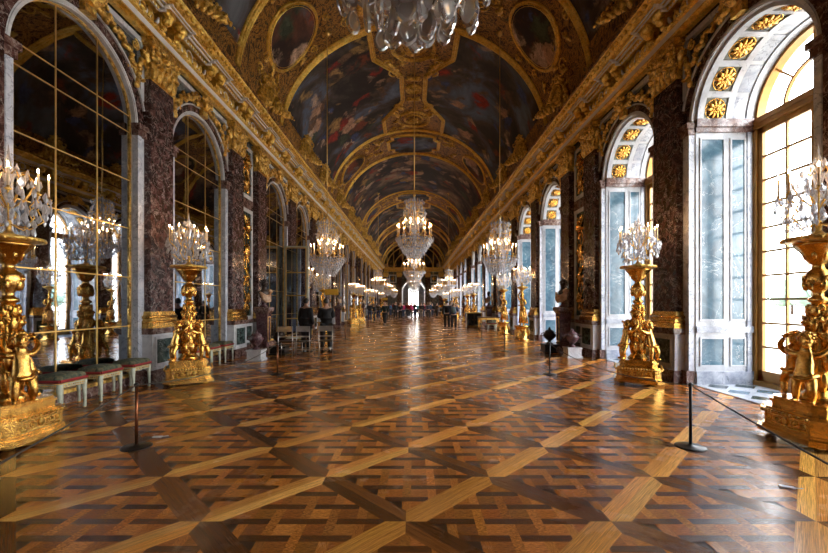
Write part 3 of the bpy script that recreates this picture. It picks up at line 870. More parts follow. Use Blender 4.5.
def vpath(pts):  # densify a (theta,y) path
    out = []
    for (a, b), (c, d) in zip(pts, pts[1:]):
        k = max(1, int(max(abs(a-c)/.06, abs(b-d)/.35)))
        for i in range(k): out.append((a+(c-a)*i/k, b+(d-b)*i/k))
    out.append(pts[-1]); return out
PROF = [(-.13,0),(-.13,.05),(-.10,.085),(-.06,.06),(-.03,.06),(0,.11),(.03,.06),(.06,.06),(.10,.085),(.13,.05),(.13,0)]
def vframe(mb, pts, closed=False, k=1.0, beads=True):
    P = vpath(pts + ([pts[0]] if closed else []))
    if closed: P = P[:-1]
    mb.sweep([VP(t, y, .0) for t, y in P], [VN(t) for t, y in P], [(u*k, w*k) for u, w in PROF], 0, closed)
    if beads:
        for (t, y), (t2, y2) in zip(P, P[1:]):
            p = VP(t, y, .09*k); q = VP(t2, y2, .09*k); m = max(1, int((q-p).length/.22))
            for i in range(m): mb.ell(p+(q-p)*i/m, .04*k, None, 5, 3)
def vplace(th, y, off=0.02):     # matrix: local x along the hall, local z up the curve, local -y into the room
    N = VN(th); Y = Vector((0,1,0)); T = Vector((-VA*sin(th), 0, VB*cos(th))).normalized()
    if th > pi/2: T = -T
    # right handed: x = T cross ... choose x so that det>0
    yv = -N; x = yv.cross(T)
    p = VP(th, y, off)
    return Matrix(((x.x, yv.x, T.x, p.x), (x.y, yv.y, T.y, p.y), (x.z, yv.z, T.z, p.z), (0,0,0,1)))
def vpatch(mb, y0, y1, lo, hi, off=.02, ny=20, nt=16):   # lo(y),hi(y) theta limits
    vs = []; fs = []
    for i in range(ny+1):
        y = y0+(y1-y0)*i/ny
        for j in range(nt+1):
            vs.append(VP(lo(y)+(hi(y)-lo(y))*j/nt, y, off))
    for i in range(ny):
        for j in range(nt):
            a = i*(nt+1)+j; fs.append((a, a+1, a+nt+2, a+nt+1))
    mb.add(vs, fs, 0, True)
def voval(th, y, rt, ry, k=28): return [(th+rt*cos(2*pi*i/k), y+ry*sin(2*pi*i/k)) for i in range(k)]
LO = radians(13); HI = pi-LO
DD = DBL
def vfill(mb, t0, t1, y0, y1, seed, dens=1.0):
    R = random.Random(seed); n = int(abs(t1-t0)*4.6*(y1-y0)*1.1*dens)
    for _ in range(n):
        t = R.uniform(t0, t1); y = R.uniform(y0, y1); o = MB()
        if R.random() < .5: scroll(o, (0,0,0), R.uniform(.16,.3), 1.3, R.uniform(0,6), R.choice((-1,1)), .035, 0, 0, 12, 5)
        else: leafy(o, (0,0,0), R.uniform(.3,.5), R.uniform(.2,.35), R.uniform(-1.5,1.5), .05, 0, 6, 4)
        mb.merge(o, vplace(t, y))
names = ['first','second','third','fourth','fifth','sixth']
for bi, d in enumerate(DD):
    y0, y1 = d-1.8, d+1.8
    near = d < 42
    t = empty('vault_rib_band', (0,0,0), 0, label='painted and gilded band across the vault, %s from the camera' % ORD[max(0, bi-1)] if d > 0 else 'painted band of the vault behind the camera', cat='ceiling band', group='transverse vault bands')
    for yy in (y0, y1): f = MB(); vframe(f, [(LO*.5, yy), (pi-LO*.5, yy)], k=.8, beads=near); f.build('gilt_arch_frame', M['goldc'], t)
    for th in (radians(36), pi-radians(36)):
        m = MB(); m.add([VP(th, d, .05)]+[VP(a, b, .05) for a, b in voval(th, d, .235, 1.05)], [(0, i+1, (i+1) % 28+1) for i in range(28)]); pt = m.build('oval_painting', M['paintR'], t)
        m = MB(); vframe(m, voval(th, d, .235, 1.05), True, .75, near); m.build('oval_frame', M['goldc'], t)
    # centre cartouche
    c = [(radians(90)-.33, d-.6), (radians(90)-.33, d+.6), (radians(90)-.27, d+.75), (radians(90)-.27, d+1.15), (radians(90)+.27, d+1.15), (radians(90)+.27, d+.75), (radians(90)+.33, d+.6), (radians(90)+.33, d-.6), (radians(90)+.27, d-.75), (radians(90)+.27, d-1.15), (radians(90)-.27, d-1.15), (radians(90)-.27, d-.75)]
    m = MB(); vframe(m, c, True, .9, near); m.build('cartouche_frame', M['goldc'], t)
    m = MB(); m.add([VP(pi/2, d, .04)]+[VP(a, b, .04) for a, b in c], [(0, i+1, (i+1) % 12+1) for i in range(12)]); m.build('cartouche_painting', M['paintA'], t)
    if near:
        m = MB()
        for (a, b) in ((.25,.38),(.9,1.2),(pi-.38,pi-.25),(pi-1.2,pi-.9)): vfill(m, a, b, y0+.3, y1-.3, bi*7+int(a*10), 2.6)
        for th in (.63, pi-.63):
            for k in (-1, 1):
                vfill(m, th-.25, th+.25, d+k*1.45-.2, d+k*1.45+.2, bi+3, 2.4)
        m.build('stucco_scrolls', M['goldold'], t, kind='stuff')
def hw(y, mid):
    d = abs(y-mid)
    if d > 2.7: return 1.65
    if d < 1.1: return .55
    return .55+1.1*(d-1.1)/1.6
bays = [(a+1.8, b-1.8) for a, b in zip(DD, DD[1:])] + [(DD[-1]+1.8, Y1-.3)]
PM = [M['paintB'], M['paintA'], M['paintC'], M['paintB'], M['paintC'], M['paintA']]
for i, (y0, y1) in enumerate(bays):
    if y1-y0 < 1: continue
    mid = (y0+y1)/2; a0, a1 = y0+.1, y1-.1; near = y0 < 40
    if i % 2 == 1 or i == 0:
        for s in (-1, 1):
            t = empty('ceiling_painting', (0,0,0), 0, label='vault painting in a shaped gilt frame, %s bay of the ceiling, %s side' % (names[i], 'left' if s < 0 else 'right'), cat='painting', group='vault paintings')
            bt = lambda y: math.acos(min(1, hw(y, mid)/VA)) if s > 0 else pi-math.acos(min(1, hw(y, mid)/VA))
            lo = (lambda y: LO) if s > 0 else (lambda y: HI)
            m = MB(); vpatch(m, a0, a1, lo, bt, .02, 40, 16); m.build('painted_field', PM[i % 6], t)
            f = MB()
            B = [a0+(a1-a0)*k/36 for k in range(37)]
            path = [(lo(0), a0), (bt(a0), a0)] + [(bt(y), y) for y in B[1:-1]] + [(bt(a1), a1), (lo(0), a1)]
            vframe(f, path, False, .85, near); f.build('gilded_frame', M['goldc'], t)
        # ornamental spine between the two paintings
        t = empty('vault_spine_ornament', (0,0,0), 0, label='gilded ornament running along the crown of the vault in the %s bay' % names[i], cat='ornament')
        m = MB()
        for yy, r in ((mid-3.1, .9), (mid+3.1, .9), (mid, .33)):
            vframe(m, voval(pi/2, yy, r/VA*.95, r*.95), True, .7, near)
            vframe(m, voval(pi/2, yy, r/VA*.55, r*.55), True, .5, False)
            o = MB(); rosette(o, (0,0,0), r*.42); m.merge(o, vplace(pi/2, yy, .03))
        for k in (-1, 1):
            for s in (-1, 1):
                o = MB(); scroll(o, (0,0,0), .3, 1.5, 0 if s > 0 else pi, k*s, .05); leafy(o, (0,0,0), .5, .35, s, .06)
                m.merge(o, vplace(pi/2+s*.17, mid+k*1.5, .02)); m.merge(o, vplace(pi/2+s*.22, mid+k*2.2, .02))
                o = MB(); leafy(o, (0,0,0), .6, .4, 0, .07); m.merge(o, vplace(pi/2+s*.05, mid+k*.9, .02))
        vfill(m, pi/2-.3, pi/2+.3, y0+.2, y0+2.2, i, .9); vfill(m, pi/2-.3, pi/2+.3, y1-2.2, y1-.2, i+1, .9)
        m.build('gilt_relief', M['goldold'], t)
    else:
        t = empty('ceiling_painting', (0,0,0), 0, label='vault painting of clouds and figures spanning the whole ceiling, %s bay' % names[i], cat='painting', group='vault paintings')
        m = MB(); vpatch(m, a0, a1, lambda y: LO, lambda y: HI, .02, 24, 40); m.build('painted_field', PM[i % 6], t)
        for aa in (a0, a1): f = MB(); vframe(f, [(LO*.6, aa), (pi-LO*.6, aa)], k=.8, beads=near); f.build('gilded_frame', M['goldc'], t)

# ------------------------------------------------------------------ end walls
mb = MB()
OW, OH = 1.85, 3.6     # opening half width, springing
n = 20
pr = [(-OW*cos(pi*i/n), OH+OW*sin(pi*i/n)) for i in range(n+1)]
y = Y1
mb.quad((-5.6, y, 0), (-OW, y, 0), (-OW, y, 7.6), (-5.6, y, 7.6)); mb.quad((OW, y, 0), (5.6, y, 0), (5.6, y, 7.6), (OW, y, 7.6))
for (a, za), (b, zb) in zip(pr, pr[1:]): mb.quad((a, y, za), (b, y, zb), (b, y, 7.6), (a, y, 7.6))
for (a, za), (b, zb) in zip([(-OW, 0)]+pr, pr+[(OW, 0)]): mb.quad((a, y, za), (b, y, zb), (b, y+1.0, zb), (a, y+1.0, za), 1)
mb.add([(0, y-.01, ZE1)]+[VP(pi*i/24, y-.01, -.1) for i in range(25)], [(0, i+1, i+2) for i in range(24)], 2)
mb.box(-5.6, 5.6, y-.0, y+.02, 7.5, 7.7, 2)
we = mb.build('wall_end', [M['wall'], M['grey'], M['paintB']], kind='structure')
mb = MB()
mb.box(-4.9, 4.9, y-.35, y, 6.9, 7.0); mb.box(-4.9, 4.9, y-.25, y, 7.0, 7.35); mb.box(-4.9, 4.9, y-.6, y, 7.35, 7.6)
for i in range(40): mb.ell((-4.6+i*.236, y-.3, 7.17), (.09, .06, .12), None, 6, 4)
for r in (2.0, 3.2, 4.4): mb.tube([(r*cos(pi*i/24), y-.1, ZE1+r*.84*sin(pi*i/24)) for i in range(25)], .09, 6)
for x in (-1.8, 1.8, -3.3, 3.3): mb.tube([(x, y-.1, ZE1), (x, y-.1, ZE1+3.0*sqrt(max(.05, 1-(x/5)**2)))], .08, 6)
mb.build('trim_3', M['gold'], kind='structure')
for i, x in enumerate((-2.35, 2.35, -4.6, 4.6)):
    t = empty('end_pilaster', (x, y, 0), 0, label='dark marble pilaster on the far end wall, %s' % ['left of the central archway','right of the central archway','in the left corner','in the right corner'][i], cat='pilaster')
    for k, me in PIL.items(): link(k, me, t)
for i, x in enumerate((-3.45, 3.45)):
    t = empty('end_wall_panel', (x, y, 0), 0, label='white framed gilt relief panel high on the far end wall, %s of the archway' % ('left','right')[i], cat='wall panel')
    m = MB(); m.frame(-.6, .6, 5.1, 6.4, .12, -.06, -.001); m.build('marble_frame', M['white'], t)
    m = MB(); rosette(m, (0, -.05, 5.75), .4); m.build('gilt_relief', M['goldbr'], t)
mb = MB()
mb.arc(OW, OW+.25, 0, pi, y-.1, y, OH, 0, 24)
for s in (-1, 1): mb.box(s*OW, s*(OW+.25), y-.1, y, 0, OH)
mb.build('trim_4', M['grey'], kind='structure')
# the salon beyond, closed by a tall window
YS = 78
mb = MB()
mb.quad((-5.5, Y1+1, 0), (-5.5, YS, 0), (-5.5, YS, 9), (-5.5, Y1+1, 9)); mb.quad((5.5, Y1+1, 0), (5.5, YS, 0), (5.5, YS, 9), (5.5, Y1+1, 9))
mb.quad((-5.5, Y1+1, 9), (5.5, Y1+1, 9), (5.5, YS, 9), (-5.5, YS, 9), 2)
for a, b, z0, z1 in ((-5.5, -1.0, 0, 9), (1.0, 5.5, 0, 9), (-1.0, 1.0, 4.9, 9)): mb.quad((a, YS, z0), (b, YS, z0), (b, YS, z1), (a, YS, z1))
for a, b in ((-5.5, -OW), (OW, 5.5)): mb.quad((a, Y1+1, 0), (b, Y1+1, 0), (b, Y1+1, 9), (a, Y1+1, 9))
mb.quad((-OW, Y1+1, OH+OW), (OW, Y1+1, OH+OW), (OW, Y1+1, 9), (-OW, Y1+1, 9))
mb.build('wall_salon', [M['grey'], M['white'], M['stucco']], kind='structure')
mb = MB(); mb.box(-5.6, 5.6, Y1, YS+.1, -.3, -.002); mb.build('floor_salon', M['ochre'], kind='structure')
mb = MB()
mb.box(-1, -.92, YS-.05, YS+.05, 0, 4.9); mb.box(.92, 1, YS-.05, YS+.05, 0, 4.9); mb.box(-.05, .05, YS-.05, YS+.05, 0, 4.9)
for i in range(9): mb.box(-1, 1, YS-.02, YS+.02, .6*i, .6*i+.04)
mb.build('window_%d' % (len(ARCH)+1), M['white'], kind='structure')
mb = MB(); mb.box(-5.6, 5.6, Y0-.1, Y0, 0, 12); mb.build('wall_back', M['wall'], kind='structure')
# a plain strip of gilded ledge where vault meets cornice is part of the trims above

# ------------------------------------------------------------------ outside the windows
mb = MB(); mb.box(xo+.0, 90, -60, 120, -.5, -.12); mb.build('ground', plain('pale gravel', (.62,.58,.5), .9, 0, .1, .5), kind='structure')
hedge = plain('clipped trees', (.12,.17,.12), .9, 0, .4, .8)
R = random.Random(9)
for i in range(7):
    mb = MB()
    for k in range(26): mb.ell((R.uniform(-4.5,4.5), R.uniform(-1.5,1.5)*1.0, 2.2+R.uniform(0,3.6)), (R.uniform(1.3,2.2), 1.5, R.uniform(1,1.6)), None, 10, 7)
    if i == 0:
        me0 = mb.mesh('foliage', hedge); tm = MB()
        for x in (-3, 0, 3): tm.tube([(x,0,-.2),(x,0,2.6)], .2, 8)
        tk = tm.mesh('trunk', M['brown'])
    t = empty('tree_row', (62, 6+i*14, -.1), pi/2, label='clipped row of garden trees outside the windows, %s from the camera' % ORD[i], cat='tree', group='garden trees beyond the terrace')
    link('foliage', me0, t); link('trunk', tk, t)
mb = MB()
for i in range(60):
    y = -4+i*.9
    mb.lathe([(.06,0),(.06,.05),(.04,.1),(.10,.3),(.05,.52),(.07,.6)], 8, (17.5, y, .1))
mb.box(17.3, 17.7, -6, 52, -.12, .1); mb.box(17.25, 17.75, -6, 52, .7, .85)
mb.build('stone_balustrade', plain('pale stone', (.62,.57,.5), .8, 0, .12, 2), label='pale stone balustrade on the terrace outside the windows', cat='balustrade')

# ------------------------------------------------------------------ world, daylight portals, camera
W = bpy.data.worlds.new('overcast sky'); SC.world = W; W.use_nodes = True
nt = W.node_tree; bg = nt.nodes['Background']
tc = nt.nodes.new('ShaderNodeTexCoord'); sp = nt.nodes.new('ShaderNodeSeparateXYZ'); rp = nt.nodes.new('ShaderNodeValToRGB')
nt.links.new(tc.outputs['Generated'], sp.inputs[0]); nt.links.new(sp.outputs['Z'], rp.inputs['Fac'])
rp.color_ramp.elements[0].position = 0.0; rp.color_ramp.elements[0].color = (1, .95, .88, 1)
rp.color_ramp.elements[1].position = .55; rp.color_ramp.elements[1].color = (.86, .91, 1, 1)
nt.links.new(rp.outputs['Color'], bg.inputs['Color']); bg.inputs['Strength'].default_value = 11.5
def portal(loc, rot, sx, sy):
    L = bpy.data.lights.new('daylight_portal', 'AREA'); L.shape = 'RECTANGLE'; L.size = sx; L.size_y = sy; L.cycles.is_portal = True
    o = bpy.data.objects.new('daylight_portal', L); COL.objects.link(o); o.location = loc; o.rotation_euler = rot
for c in ARCH[:9] if len(ARCH) > 9 else ARCH: portal((xo+.05, c, 3.2), (0, pi/2, 0), 6.2, 2.5)
portal((xo+.05, 47, 3.2), (0, pi/2, 0), 6.2, 36)
portal((0, YS+.1, 2.5), (pi/2, 0, pi), 2.0, 5)

cam = bpy.data.cameras.new('camera'); co = bpy.data.objects.new('camera', cam); COL.objects.link(co)
co.location = (0, 0, EYE); co.rotation_euler = (pi/2, 0, 0)
cam.sensor_width = 36; cam.lens = 36*FPX/828; cam.shift_y = 27.5/828; cam.shift_x = .5/828; cam.clip_start = .05; cam.clip_end = 400
SC.camera = co
SC.view_settings.view_transform = 'Standard'; SC.view_settings.look = 'None'; SC.view_settings.gamma = 1; SC.view_settings.exposure = 0.56
try: SC.view_settings.use_curve_mapping = False
except Exception: pass
SC.cycles.max_bounces = 10; SC.cycles.diffuse_bounces = 5; SC.cycles.glossy_bounces = 5; SC.cycles.transmission_bounces = 8; SC.cycles.transparent_max_bounces = 8
SC.cycles.sample_clamp_indirect = 8; SC.cycles.caustics_refractive = False; SC.cycles.caustics_reflective = False
SC.cycles.use_denoising = True
# ------------------------------------------------------------------ figures
def skin_mb(nodes, edges, sub=2, root='pelvis'):
    ks = list(nodes); ix = {k: i for i, k in enumerate(ks)}
    me = bpy.data.meshes.new('tmp'); me.from_pydata([nodes[k][:3] for k in ks], [(ix[a], ix[b]) for a, b in edges], [])
    o = bpy.data.objects.new('tmp', me); COL.objects.link(o)
    m = o.modifiers.new('s', 'SKIN'); m.use_smooth_shade = True; m.branch_smoothing = .3
    sv = me.skin_vertices[0].data
    for k in ks:
        r = nodes[k][3]; sv[ix[k]].radius = r if isinstance(r, tuple) else (r, r)
        sv[ix[k]].use_root = (k == root)
    d = o.modifiers.new('d', 'SUBSURF'); d.levels = sub; d.render_levels = sub
    dg = bpy.context.evaluated_depsgraph_get(); ev = o.evaluated_get(dg); m2 = ev.to_mesh()
    out = MB(); out.add([v.co[:] for v in m2.vertices], [tuple(p.vertices) for p in m2.polygons], 0, True)
    ev.to_mesh_clear(); bpy.data.objects.remove(o); bpy.data.meshes.remove(me)
    return out
def hand(mb, w, d, s=1.0, side=1, curl=.5):
    w = Vector(w); d = Vector(d).normalized()
    a = d.cross(Vector((0, -1, 0.01))); a = a.normalized() if a.length > .1 else Vector((1,0,0)); n = a.cross(d).normalized()
    mb.ell(w+d*.045*s, (.022*s, .042*s, .05*s), Matrix((n, a, d)).transposed(), 8, 6)
    for k, (off, L) in enumerate(((-.028, .062), (-.01, .075), (.010, .07), (.027, .055))):
        p = w+d*.08*s+a*off*s; q = p+d*L*.5*s-n*curl*.012*s; r = q+d*L*.4*s-n*curl*.05*s
        mb.tube([p-d*.02*s, p, q, r], [.009*s, .0095*s, .0085*s, .006*s], 6)
    p = w+d*.03*s+a*.03*s*side; mb.tube([p, p+(a*side*.025+d*.02)*s, p+(a*side*.035+d*.05-n*.01)*s], [.012*s, .011*s, .007*s], 6)
def head(mb, c, s=1.0, yaw=0.0):
    R = Matrix.Rotation(yaw, 3, 'Z'); c = Vector(c)
    def P(x, y, z): return c + R @ Vector((x*s, y*s, z*s))
    mb.ell(P(0,0,0), (.078*s, .096*s, .112*s), R, 14, 10); mb.ell(P(0,-.03,-.06), (.052*s, .06*s, .058*s), R, 10, 7)
    mb.tube([P(0,-.088,.02), P(0,-.108,-.015), P(0,-.118,-.03)], [.007*s, .011*s, .014*s], 6)
    mb.ell(P(0,-.088,-.062), (.024*s, .01*s, .009*s), R, 8, 4)
    for k in (-1, 1):
        mb.ell(P(k*.03,-.084,.008), (.014*s, .01*s, .009*s), R, 8, 5); mb.ell(P(k*.03,-.083,.03), (.019*s, .011*s, .005*s), R, 8, 4)
        mb.ell(P(k*.08,.005,-.005), (.012*s, .02*s, .032*s), R, 6, 5)
BE = [('pelvis','waist'),('waist','chest'),('chest','necklow'),('necklow','neck'),('neck','skull')]
for q in 'LR': BE += [('pelvis','hip'+q),('hip'+q,'knee'+q),('knee'+q,'calf'+q),('calf'+q,'ankle'+q),('ankle'+q,'toe'+q),('necklow','sh'+q),('sh'+q,'elbow'+q),('elbow'+q,'fore'+q),('fore'+q,'wrist'+q)]
BASE = dict(pelvis=(0,0,.93), waist=(0,0,1.08), chest=(0,0,1.27), necklow=(0,.01,1.42), neck=(0,0,1.50), skull=(0,-.01,1.59),
    hipL=(.10,0,.86), kneeL=(.11,-.02,.49), calfL=(.11,.01,.36), ankleL=(.11,.03,.09), toeL=(.13,-.12,.03),
    shL=(.18,.01,1.395), elbowL=(.235,.03,1.12), foreL=(.24,0,1.02), wristL=(.24,-.05,.88))
for k in list(BASE):
    if k.endswith('L'): a = BASE[k]; BASE[k[:-1]+'R'] = (-a[0], a[1], a[2])
RAD = dict(pelvis=(.155,.115), waist=(.13,.1), chest=(.16,.115), necklow=(.09,.075), neck=.055, skull=.07, hip=.088, knee=.06, calf=.062, ankle=.042, toe=.038, sh=.062, elbow=.045, fore=.043, wrist=.03)
def rad(k): return RAD.get(k, RAD.get(k[:-1]))
def grow(r, a, f=1.0): return (r[0]*f+a, r[1]*f+a) if isinstance(r, tuple) else r*f+a
def person_meshes(pose=None, hair=0, coat=0, yaw=0.0):
    N = dict(BASE); N.update(pose or {})
    body = skin_mb({k: (*p, rad(k)) for k, p in N.items()}, BE, 1)
    hc = Vector(N['skull'])+Vector((0,-.005,.03)); head(body, hc, 1.0, yaw)
    for q, sd in (('L',1),('R',-1)): hand(body, N['wrist'+q], Vector(N['wrist'+q])-Vector(N['fore'+q]), 1, sd)
    jn = {k: (*N[k], grow(rad(k), .028)) for k in N if k in ('waist','chest') or k[:-1] in ('sh','elbow','fore')}
    jn['pelvis'] = (*N['pelvis'], (.18,.14)); jn['necklow'] = (*N['necklow'], (.11,.09))
    for q in 'LR': jn['wrist'+q] = (*(Vector(N['wrist'+q])*.9+Vector(N['fore'+q])*.1), .042)
    je = [e for e in BE if e[0] in jn and e[1] in jn]
    if coat:
        jn['hem'] = (0, .01, .93-coat, (.21,.16)); je.append(('pelvis','hem'))
    jk = skin_mb(jn, je, 1)
    tn = {k: (*N[k], grow(rad(k), .022)) for k in N if k[:-1] in ('hip','knee','calf','ankle')}
    tn['pelvis'] = (*N['pelvis'], (.16,.12)); te = [e for e in BE if e[0] in tn and e[1] in tn]
    tr = skin_mb(tn, te, 1)
    sh = MB()
    for q in 'LR':
        a = Vector(N['ankle'+q]); t = Vector(N['toe'+q]); m = (a+t)/2; d = t-a
        sh.ell((m.x, m.y, .05), (.05, .14, .05), Matrix.Rotation(atan2(d.x, -d.y), 3, 'Z'), 10, 6)
    hr = MB(); hr.ell(hc+Vector((0,.018,.025)), (.088, .1, .105), None, 12, 8)
    if hair: hr.ell(hc+Vector((0,.06,-.08)), (.085, .06, .17), None, 10, 8)
    return body, jk, tr, sh, hr
MATC = {}
def cloth(c):
    if c not in MATC: MATC[c] = plain('cloth %d' % len(MATC), c, .8, 0, .2, 12)
    return MATC[c]
SKIN = plain('skin', (.52,.30,.21), .5, 0, .06, 6); HAIRS = [plain('dark hair', (.02,.013,.01), .5), plain('brown hair', (.09,.045,.02), .5), plain('fair hair', (.3,.2,.1), .5)]
POSES = [None,
  dict(wristL=(.10,-.24,1.30), foreL=(.17,-.18,1.2), elbowL=(.23,-.04,1.12), wristR=(-.08,-.26,1.32), foreR=(-.16,-.18,1.2), elbowR=(-.23,-.04,1.12)),   # holding a camera
  dict(kneeL=(.12,-.16,.5), calfL=(.12,-.12,.36), ankleL=(.12,-.16,.09), toeL=(.13,-.31,.03), ankleR=(-.11,.20,.10), calfR=(-.11,.1,.36), kneeR=(-.11,.02,.49), toeR=(-.12,.06,.03), wristR=(-.22,-.2,.93), foreR=(-.24,-.1,1.02), wristL=(.24,.12,.9), foreL=(.25,.08,1.0)),  # walking
  dict(wristR=(-.16,-.2,1.5), foreR=(-.22,-.16,1.36), elbowR=(-.26,-.05,1.17))]   # phone raised
PCACHE = {}
def person(x, y, rz, pose, jacket, trousers, label, hair=0, hairc=0, coat=0, group=None, s=1.0, arms_to=None):
    key = (pose, hair, coat)
    if key not in PCACHE:
        b, j, t, sh, hr = person_meshes(POSES[pose], hair, coat)
        PCACHE[key] = [m.mesh(n, SKIN) for m, n in ((b,'person'),(j,'jacket'),(t,'trousers'),(sh,'shoes'),(hr,'hair'))]
    ms = PCACHE[key]
    def inst(name, me, mat, par=None):
        o = link(name, me, par); 
        if mat is not None: o.material_slots[0].link = 'OBJECT'; o.material_slots[0].material = mat
        return o
    p = inst('person', ms[0], None); p.location = (x, y, 0); p.rotation_euler = (0, 0, rz); p.scale = (s, s, s)
    tag(p, label, 'person', group)
    inst('jacket' if not coat else 'coat', ms[1], cloth(jacket), p); inst('trousers', ms[2], cloth(trousers), p); inst('shoes', ms[3], M['black'], p); inst('hair', ms[4], HAIRS[hairc], p)
    return p

# child figure (putto) for the gilded stands, about .92 high with raised arms, facing -y
def putto(arm=1, lean=.0):
    k = .92
    N = dict(pelvis=(0,0,.36,(.105,.085)), waist=(0,-.01,.44,(.098,.09)), chest=(0,0,.54,(.105,.08)), necklow=(0,.0,.63,(.06,.05)), neck=(0,0,.67,.045), skull=(0,-.01,.75,.07),
      hipL=(.065,0,.32,.078), kneeL=(.085,-.05,.19,.052), calfL=(.085,-.02,.12,.052), ankleL=(.085,.02,.035,.032), toeL=(.10,-.07,.015,.026),
      hipR=(-.065,0,.33,.078), kneeR=(-.075,.0,.2,.052), calfR=(-.075,.02,.13,.05), ankleR=(-.08,.04,.035,.032), toeR=(-.10,-.04,.015,.026),
      shL=(.11,.01,.61,.045), elbowL=(.18,.05,.70,.036), foreL=(.19,.08,.75,.035), wristL=(.17,.13,.84,.022),
      shR=(-.11,.01,.61,.045), elbowR=(-.19,.04,.66,.036), foreR=(-.2,.09,.71,.035), wristR=(-.16,.16,.76,.022))
    m = skin_mb(N, BE, 2); head(m, (0,-.012,.79), .95, .3*arm)
    R = random.Random(4)
    for i in range(26):
        a = R.uniform(0, 2*pi); e = R.uniform(.1, 1.2); 
        m.ell((.085*cos(a)*cos(e), .01+.085*sin(a)*cos(e), .80+.1*sin(e)), .028, None, 6, 4)
    for q, sd in (('L',1),('R',-1)): hand(m, N['wrist'+q][:3], Vector(N['wrist'+q][:3])-Vector(N['fore'+q][:3]), .75, sd)
    # loin drapery
    m.tube([(-.12,-.03,.33),(-.04,-.10,.29),(.05,-.10,.30),(.12,-.02,.36),(.06,.09,.37),(-.06,.09,.36),(-.12,-.03,.33)], .03, 7)
    return m
PUT = putto(1)
def statue():   # adult gilded figure, one arm raised to the bowl
    N = dict(BASE); N.update(pelvis=(.03,0,.93), waist=(.02,-.01,1.08), chest=(-.01,0,1.27), kneeL=(.1,-.09,.52), calfL=(.1,-.02,.38), ankleL=(.09,.05,.10), hipL=(.12,0,.87), toeL=(.1,-.08,.03),
       shR=(-.18,0,1.42), elbowR=(-.25,-.02,1.62), foreR=(-.2,-.02,1.72), wristR=(-.1,-.01,1.84), wristL=(.02,-.16,1.12), foreL=(.12,-.12,1.12), elbowL=(.24,.0,1.16))
    m = skin_mb({k: (*p, rad(k)) for k, p in N.items()}, BE, 2); head(m, (0,-.015,1.62), 1, -.5)
    for q, sd in (('L',1),('R',-1)): hand(m, N['wrist'+q], Vector(N['wrist'+q])-Vector(N['fore'+q]), 1, sd)
    m.ell((0,.03,1.66), (.09,.1,.09), None, 10, 7); m.ell((0,.11,1.62), .045, None, 8, 5)
    d = skin_mb({'pelvis': (.03,0,.93,(.17,.13)), 'a': (.06,-.02,.7,(.17,.14)), 'b': (.07,.0,.42,(.15,.13)), 'c': (.05,.03,.2,(.2,.16))}, [('pelvis','a'),('a','b'),('b','c')], 2)
    m.merge(d)
    R = random.Random(1)
    for i in range(9):
        a = 2*pi*i/9; m.tube([(.04+.15*cos(a), .12*sin(a), .92), (.07+.19*cos(a+.2), .16*sin(a+.2), .6), (.06+.24*cos(a+.3), .03+.2*sin(a+.3), .16)], [.02,.03,.04], 6)
    m.tube([(-.2,.02,1.36),(0,-.12,1.2),(.16,-.06,1.0),(.18,.08,.9)], [.03,.04,.05,.05], 7)
    # horn of plenty carried on the raised arm
    m.tube([(.05,.05,1.35),(.02,.07,1.6),(-.02,.03,1.85),(-.02,.0,2.0)], [.03,.05,.07,.10], 10)
    return m
